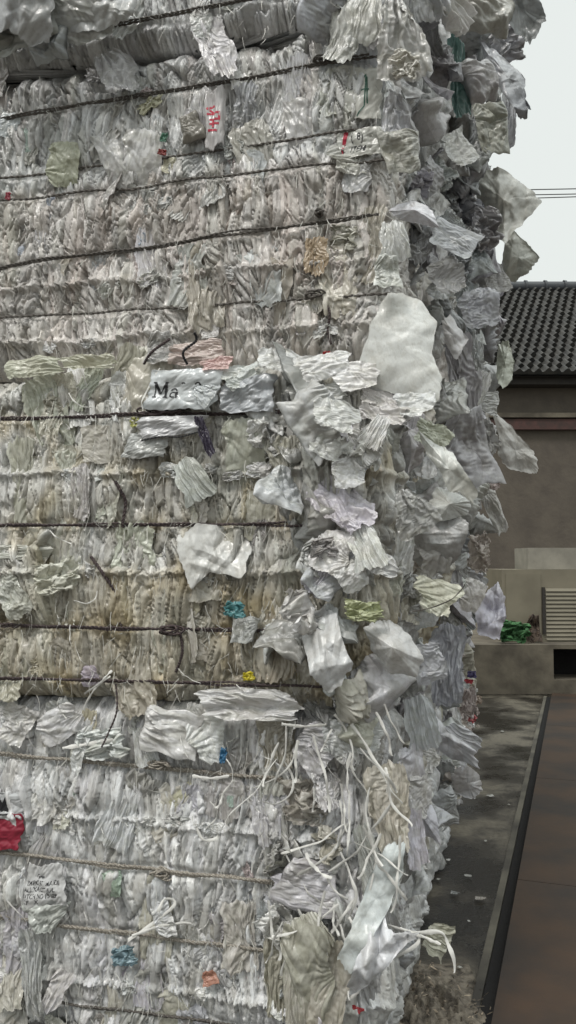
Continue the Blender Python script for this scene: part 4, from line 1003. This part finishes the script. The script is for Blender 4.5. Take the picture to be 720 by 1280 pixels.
# small red, black, blue, green prints on bags of the upper bale
def patch(t, px, py, w, h, lines, wd, mat, base=(.60, .60, .58), off=.034, seed=3, name='printed_bag', lab=None, base_quad=None):
    o, s_ = panel(t, [(px - w / 2, py - h / 2), (px + w / 2, py - h / 2), (px + w / 2 * .9, py + h / 2), (px - w / 2, py + h / 2)], name, base, off, .005, seed, 40, label=lab)
    strokes(s_, o, lines, wd, mat, 'print', uvw=w / h); return s_, o
patch(2, 268, 150, 24, 72, [[(.5, .25), (.15, .32), (.5, .38)], [(.15, .42), (.8, .38), (.8, .5), (.3, .52)], [(.3, .60), (.8, .58)], [(.5, .52), (.5, .66)], [(.2, .70), (.75, .72)]], .12, M_red, (.66, .64, .64), lab='bag strip printed with red marks')
s9, o9 = patch(2, 452, 178, 60, 34, [[(.10, .95), (.16, .1)], [(.14, .6), (.2, .1)]], .05, M_red, (.64, .64, .60), off=.022, seed=5, lab='pale bag with a red slash and black lettering')
text_on(s9, o9, '(18)', .28, .45, .17, .42, M_ink, shear=-.1); text_on(s9, o9, 'ITEM', .26, .85, .16, .32, M_ink, shear=.3); text_on(s9, o9, '/PP', .04, .98, .10, .30, M_ink)
s10, o10 = patch(2, 448, 118, 60, 64, [[(.55, .3), (.68, .15), (.66, .75), (.5, .95)], [(.58, .45), (.75, .42)], [(.70, .2), (.72, .7)]], .03, simple('green_print', (.03, .10, .07), .6), (.64, .64, .60), off=.022, seed=8, lab='pale bag with green and black print')
text_on(s10, o10, '1:32', .22, .48, .16, .13, M_ink, slope=-.3)
for (t, x, y, c, w_, h_, kd) in ((2, 10, 245, (.45, .06, .10), 10, 14, 'scrunch'), (2, 203, 190, (.40, .07, .06), 16, 10, 'scrunch'), (2, 205, 172, (.10, .26, .18), 14, 16, 'scrunch'), (2, 408, 443, (.42, .03, .03), 14, 10, 'scrunch'),
                              (1, 311, 845, (.75, .62, .03), 19, 14, 'scrunch'), (1, 294, 762, (.12, .36, .40), 34, 26, 'scrunch'), (0, 279, 945, (.05, .20, .38), 12, 24, 'scrunch'), (1, 168, 528, (.62, .62, .20), 16, 16, 'scrunch'),
                              (0, 262, 1222, (.50, .25, .18), 22, 18, 'sack'), (0, 155, 1195, (.22, .33, .38), 40, 30, 'scrunch'), (0, 142, 1105, (.36, .46, .38), 34, 40, 'sheet'),
                              (2, 395, 320, (.50, .38, .26), 40, 60, 'pleat'), (2, 80, 205, (.46, .48, .36), 60, 70, 'sheet'), (2, 240, 160, (.40, .38, .35), 34, 40, 'pillow'), (0, 445, 1262, (.50, .02, .03), 20, 8, 'pillow')):
    F(t, x, y, w_, h_, kd, c, random.uniform(-20, 20), .032, (.05, .05), None, False, .7, name='coloured_scrap')
S(1, 1, 586, 852, 14, 8, 'scrunch', (.55, .06, .08), 0, 3.6, 0, 0, name='coloured_scrap')
S(1, 1, 590, 843, 14, 12, 'scrunch', (.12, .10, .25), 0, 3.6, 0, 0, name='coloured_scrap')

# ------------------------------------------------------------------ knots, loose twine, straps
knot(1, 210, 512, M_dark, BALE[0, 1], .05); knot(1, 195, 516, M_dark, BALE[0, 1], .035)
knot(1, 213, 788, M_dark, BALE[0, 1], .03); knot(2, 395, 370, M_rope, BALE[0, 2], .022); knot(2, 402, 75, M_rope, BALE[0, 2], .02)
knot(0, 200, 955, M_rope_pale, BALE[0, 0], .025); knot(0, 205, 1090, M_rope_pale, BALE[0, 0], .03); knot(2, 400, 268, M_rope, BALE[0, 2], .016)
loose_end(1, [(143, 600), (150, 612), (157, 628), (153, 656)], M_dark, BALE[0, 1])
loose_end(1, [(114, 696), (128, 716), (146, 745), (151, 782)], M_dark, BALE[0, 1])
loose_end(1, [(180, 455), (190, 440), (212, 424)], M_dark, BALE[0, 1], .003, .05)
loose_end(1, [(234, 455), (229, 440), (245, 426), (243, 416)], M_ink, BALE[0, 1], .0028, .07)
loose_end(1, [(145, 855), (146, 888), (136, 915), (127, 934)], M_dark, BALE[0, 1], .002, .06)
loose_end(1, [(225, 790), (228, 815), (220, 840)], M_dark, BALE[0, 1], .003)
loose_end(2, [(403, 372), (412, 390), (410, 412), (414, 430)], M_dark, BALE[0, 2], .0028)
loose_end(2, [(288, 408), (300, 428), (310, 448)], M_rope_pale, BALE[0, 2], .0015)
def strap(t, pix, wd, off, parent, mat=M_fringe, dep=None, name='strap'):
    pts = [on_face(x, y, FOFF[t] + off + random.uniform(-.01, .015)) if dep is None else at(x, y, dep) for x, y in pix]
    c = smoothpath(pts, 40); tg = np.gradient(c, axis=0); tg /= np.linalg.norm(tg, axis=1)[:, None]
    tw = np.linspace(random.uniform(-.7, .7), random.uniform(-1, 1), 40)
    sd_ = np.cross(tg, NF[None]); sd_ /= np.linalg.norm(sd_, axis=1)[:, None]; sd_ = sd_ * np.cos(tw)[:, None] + np.cross(sd_, tg) * np.sin(tw)[:, None]
    sv = random.uniform(0, 99); tt_ = np.linspace(0, 1, 40); taper = (.75 + .5 * gn(tt_ * 5 + sv, tt_ * 0, 5) + .15 * pl(tt_ * 16 + sv, tt_ * 0, 6))[:, None]
    lw_ = float(np.linalg.norm(c[-1] - c[0])); c = c + U * (lw_ * .10 * gn(tt_ * 2.5 + sv, tt_ * 0, 7) * tt_)[:, None] + NF * (lw_ * .12 * gn(tt_ * 3 + sv, tt_ * 0, 8) * tt_)[:, None]
    xs_ = np.linspace(-.5, .5, 5); nn = np.cross(sd_, tg)
    P = np.stack([c + sd_ * wd * .8 * x * taper + nn * wd * .06 * math.cos(x * 5) for x in xs_])
    mb = MB(); mb.grid(P); o = mb.build(name, mat, parent, True); return o
for pix, wd in (([(358, 905), (356, 945), (345, 975), (328, 1002)], .012), ([(328, 1002), (345, 1005), (362, 995), (366, 975), (355, 950)], .010), ([(418, 893), (434, 915), (442, 945), (443, 962)], .010),
                ([(450, 935), (475, 965), (500, 1005)], .008), ([(393, 985), (392, 1015)], .012), ([(480, 880), (490, 905), (505, 930)], .012), ([(470, 890), (482, 915), (490, 945)], .012),
                ([(352, 905), (380, 908), (410, 905)], .014), ([(425, 1065), (436, 1090), (444, 1118), (436, 1150)], .016), ([(446, 1120), (432, 1140), (415, 1165)], .014), ([(418, 1130), (417, 1152), (424, 1170)], .012),
                ([(370, 1130), (385, 1160), (408, 1190)], .016), ([(335, 1125), (340, 1165), (352, 1200)], .02), ([(240, 970), (262, 973), (288, 970)], .016), ([(292, 975), (280, 992), (270, 1010)], .012),
                ([(245, 1035), (255, 1050), (270, 1048), (272, 1040)], .016), ([(160, 1175), (190, 1155), (218, 1130), (205, 1125), (198, 1140)], .018), ([(165, 1170), (200, 1158), (236, 1155)], .018),
                ([(470, 1075), (455, 1150), (440, 1215), (438, 1245)], .012), ([(437, 1250), (470, 1215), (520, 1180), (525, 1165)], .014), ([(480, 1155), (515, 1165), (550, 1165), (560, 1185), (568, 1215)], .016),
                ([(500, 1160), (530, 1172), (552, 1180)], .012), ([(138, 845), (118, 862), (104, 888)], .010), ([(140, 838), (128, 850), (108, 868)], .012), ([(200, 460), (181, 492), (178, 512)], .012), ([(78, 935), (110, 930), (140, 925)], .02),
                ([(430, 1030), (400, 1050), (352, 1068)], .01), ([(425, 1000), (428, 1035), (420, 1060)], .01)):
    t = 0 if pix[0][1] > 875 else 1
    strap(t, pix, wd, .09 if pix[0][0] > 320 else .055, BALE[0, t])
for i in range(36):
    px = random.uniform(345, 505); py = random.uniform(885, 1180)
    if px > 520 - max(0, py - 1020) * .25: continue
    a_ = random.gauss(1.5, .38); L_ = random.uniform(30, 115); k_ = random.gauss(0, .25)
    pix = [(px + L_ * q * math.cos(a_ + k_ * q), py + L_ * q * math.sin(a_ + k_ * q)) for q in (0, .33, .66, 1)]
    strap(0, pix, random.uniform(.006, .019), random.uniform(.08, .13), BALE[0, 0])
for i in range(40):
    px = random.uniform(0, 340); py = random.uniform(480, 1250); t = 0 if py > 890 else 1
    a_ = random.gauss(1.5, .6); L_ = random.uniform(10, 38); k_ = random.gauss(0, .6)
    pix = [(px + L_ * q * math.cos(a_ + k_ * q), py + L_ * q * math.sin(a_ + k_ * q)) for q in (0, .33, .66, 1)]
    strap(t, pix, random.uniform(.002, .007), random.uniform(.03, .05), BALE[0, t])
for i in range(20):
    py = 980 + i * 13 + random.uniform(-8, 8); px = random.uniform(455, 528 - max(0, py - 1020) * .22)
    S(0, 0, px, py, random.uniform(28, 50), random.uniform(50, 100), random.choice(['drape', 'facet', 'facet', 'pleat']), random.choice([WHITE, GREY, (.60, .62, .62), LILAC, (.48, .48, .48)]), random.gauss(0, 22), 2.62 + random.uniform(-.02, .15), 35, .1, zs=.9, name='hanging_bag')
for i in range(26):
    py = random.uniform(835, 935); dep = random.uniform(3.9, 5.6); px = random.uniform(575, 598); sz_ = random.uniform(5, 15)
    S(2, 0, px, py, sz_, sz_, 'scrunch', random.choice([WHITE, PINK, (.5, .42, .36), (.34, .30, .27), CREAM, (.6, .5, .5), (.5, .12, .13) if i % 3 == 0 else GREY]), random.uniform(0, 180), dep, 10, .2, name='small_scrap')
# torn brown strap over the corner bags
strap(1, [(515, 765), (545, 758), (570, 745), (580, 730)], .006, 0, BALE[0, 1], M_rope, 2.42)

# frayed threads: beyond counting, one object per bale
def threads(t, n, row=0):
    mb = MB(); y0, y1 = yband(t); V_ = []; Fc = []; Cc = []
    src = [(r, .5) for r in BANDS[t]] + [(r[:4], .25) for r in ROPES[t]]
    for i in range(n):
        if random.random() < .28 and src:
            r, _w = random.choice(src); f = random.random(); px = r[0] + (r[2] - r[0]) * f; py = r[1] + (r[3] - r[1]) * f + random.gauss(0, 4)
        else:
            px = random.uniform(-20, 440 if t != 2 else 480); py = random.uniform(y0, y1)
        if px < -20: continue
        p = on_face(px, py, FOFF[t] + random.uniform(.015, .035)); L = random.uniform(.012, .05)
        a = random.gauss(-math.pi / 2, .5) if random.random() < .85 else random.uniform(-3, 3)
        d = -U * math.cos(a) + Z * math.sin(a); bnd = random.gauss(0, .35); dn = NF * random.uniform(-.1, .5)
        wd = random.uniform(.0004, .0014); sd_ = np.cross(d, NF) * wd
        b0 = len(V_)
        for k in range(4):
            u_ = k / 3; c = p + (d + dn * u_) * L * u_ + np.cross(d, NF) * bnd * L * u_ * u_ - Z * .25 * L * u_ * u_
            V_ += [c - sd_ * (1 - .6 * u_), c + sd_ * (1 - .6 * u_)]
        for k in range(3): Fc.append((b0 + 2 * k, b0 + 2 * k + 1, b0 + 2 * k + 3, b0 + 2 * k + 2))
        g_ = random.uniform(.45, 1.05); Cc += [(g_, g_, g_ * .97)] * 8
    mb.add(np.array(V_), np.array(Fc), np.array(Cc)); o = mb.build('frayed_threads', M_fringe, BALE[0, t]); o['kind'] = 'stuff'
threads(0, 1000); threads(1, 900); threads(2, 900); threads(3, 100)

# ------------------------------------------------------------------ scraps on the yard
def gscrap(px, py, w_, h_, c, label, k, name='plastic_scrap', kind='sheet'):
    p = on_ground(px, py); s = p[1] / FPX * .8
    o = link(name, proto_mesh(kind, k, False), None, None); o.color = (*c, 1)
    rz = random.uniform(-.6, .6); X = np.array([math.cos(rz), math.sin(rz), 0]); Y = np.array([-math.sin(rz), math.cos(rz), 0])
    d = .35 * (w_ + h_) / 2 * s
    m = np.eye(4); m[:3, 0] = X * w_ * s; m[:3, 1] = Y * h_ * s * 2.2; m[:3, 2] = Z * d; m[:3, 3] = p + Z * (d * .45 + .002)
    o.matrix_basis = Matrix(m.tolist()); return tag(o, label, 'scrap', 'plastic scraps lying on the wet yard')
gscrap(613, 996, 14, 5, (.62, .62, .60), 'small white scrap on the concrete near the weighbridge slot', 1)
gscrap(560, 1076, 10, 5, (.62, .62, .60), 'tiny white scrap on the dark wet patch nearest the bales', 2)
gscrap(585, 1096, 14, 5, (.42, .42, .40), 'grey scrap at the upper middle of the wet patch', 3)
gscrap(600, 1125, 20, 8, (.38, .35, .32), 'twisted brownish scrap in the middle of the wet yard', 4)
gscrap(568, 1118, 18, 7, (.30, .31, .31), 'flat dark grey scrap lying left of the twisted one', 5)
gscrap(586, 1152, 5, 3, (.66, .66, .64), 'tiny pale speck of plastic low on the wet yard', 6)
gscrap(636, 1006, 4, 2, (.66, .64, .60), 'tiny pale speck on the rusty weighbridge deck', 6)
gscrap(535, 1085, 40, 6, (.16, .17, .17), 'dark flat film strip near the foot of the bottom bale', 7)
for k_, (x_, y_, w2, wd) in enumerate(((522, 1140, 9, 'short pale strip on the ground level with the tufted strap'), (607, 1052, 6, 'small grey crumb of plastic beside the pale concrete patch'), (575, 1210, 7, 'small white crumb at the lower yard beside the litter heap'), (628, 915, 7, 'small pale crumb far up the yard near the dock'), (548, 1100, 8, 'thin pale shred near the stack foot on the wet patch'))):
    gscrap(x_, y_, w2, 4, (.55, .55, .52), wd, k_ + 1)
M_deb = simple('fibrous_debris', (.22, .19, .15), .9, 22, c2=(.06, .05, .04), bsc=.008)
pd = on_ground(535, 1262); mb = MB()
u, v = np.meshgrid(np.linspace(-1, 1, 70), np.linspace(-1, 1, 70)); rr = np.clip(1 - np.hypot(u, v), 0, 1)
hh = .045 * rr ** .7 + .04 * rr * (crush(u * 4, v * 4, 3) + .5 * gn(u * 20, v * 20, 4)); mb.grid(np.stack([pd[0] + u * .22, pd[1] + v * .35, hh - .006], -1))
for i in range(260):
    a = random.uniform(0, 6.28); r_ = random.random() ** .6; p = np.array([pd[0] + .23 * r_ * math.cos(a), pd[1] + .36 * r_ * math.sin(a), .05 * (1 - r_) + .008])
    d_ = np.array([random.gauss(0, 1), random.gauss(0, 1), random.gauss(.3, .5)]) * .013; s_ = np.array([random.gauss(0, 1), random.gauss(0, 1), 0]) * .002
    g_ = random.uniform(.6, 2.4); mb.add([p - s_, p + s_, p + d_ + s_, p + d_ - s_], [(0, 1, 2, 3)], (g_, g_ * .95, g_ * .9))
tag(mb.build('debris_heap', M_deb, None, True), 'low brown heap of fibrous litter at the foot of the bales', 'litter heap', kind='stuff')
print('objects', len(bpy.data.objects), 'verts', sum(len(m.vertices) for m in bpy.data.meshes))
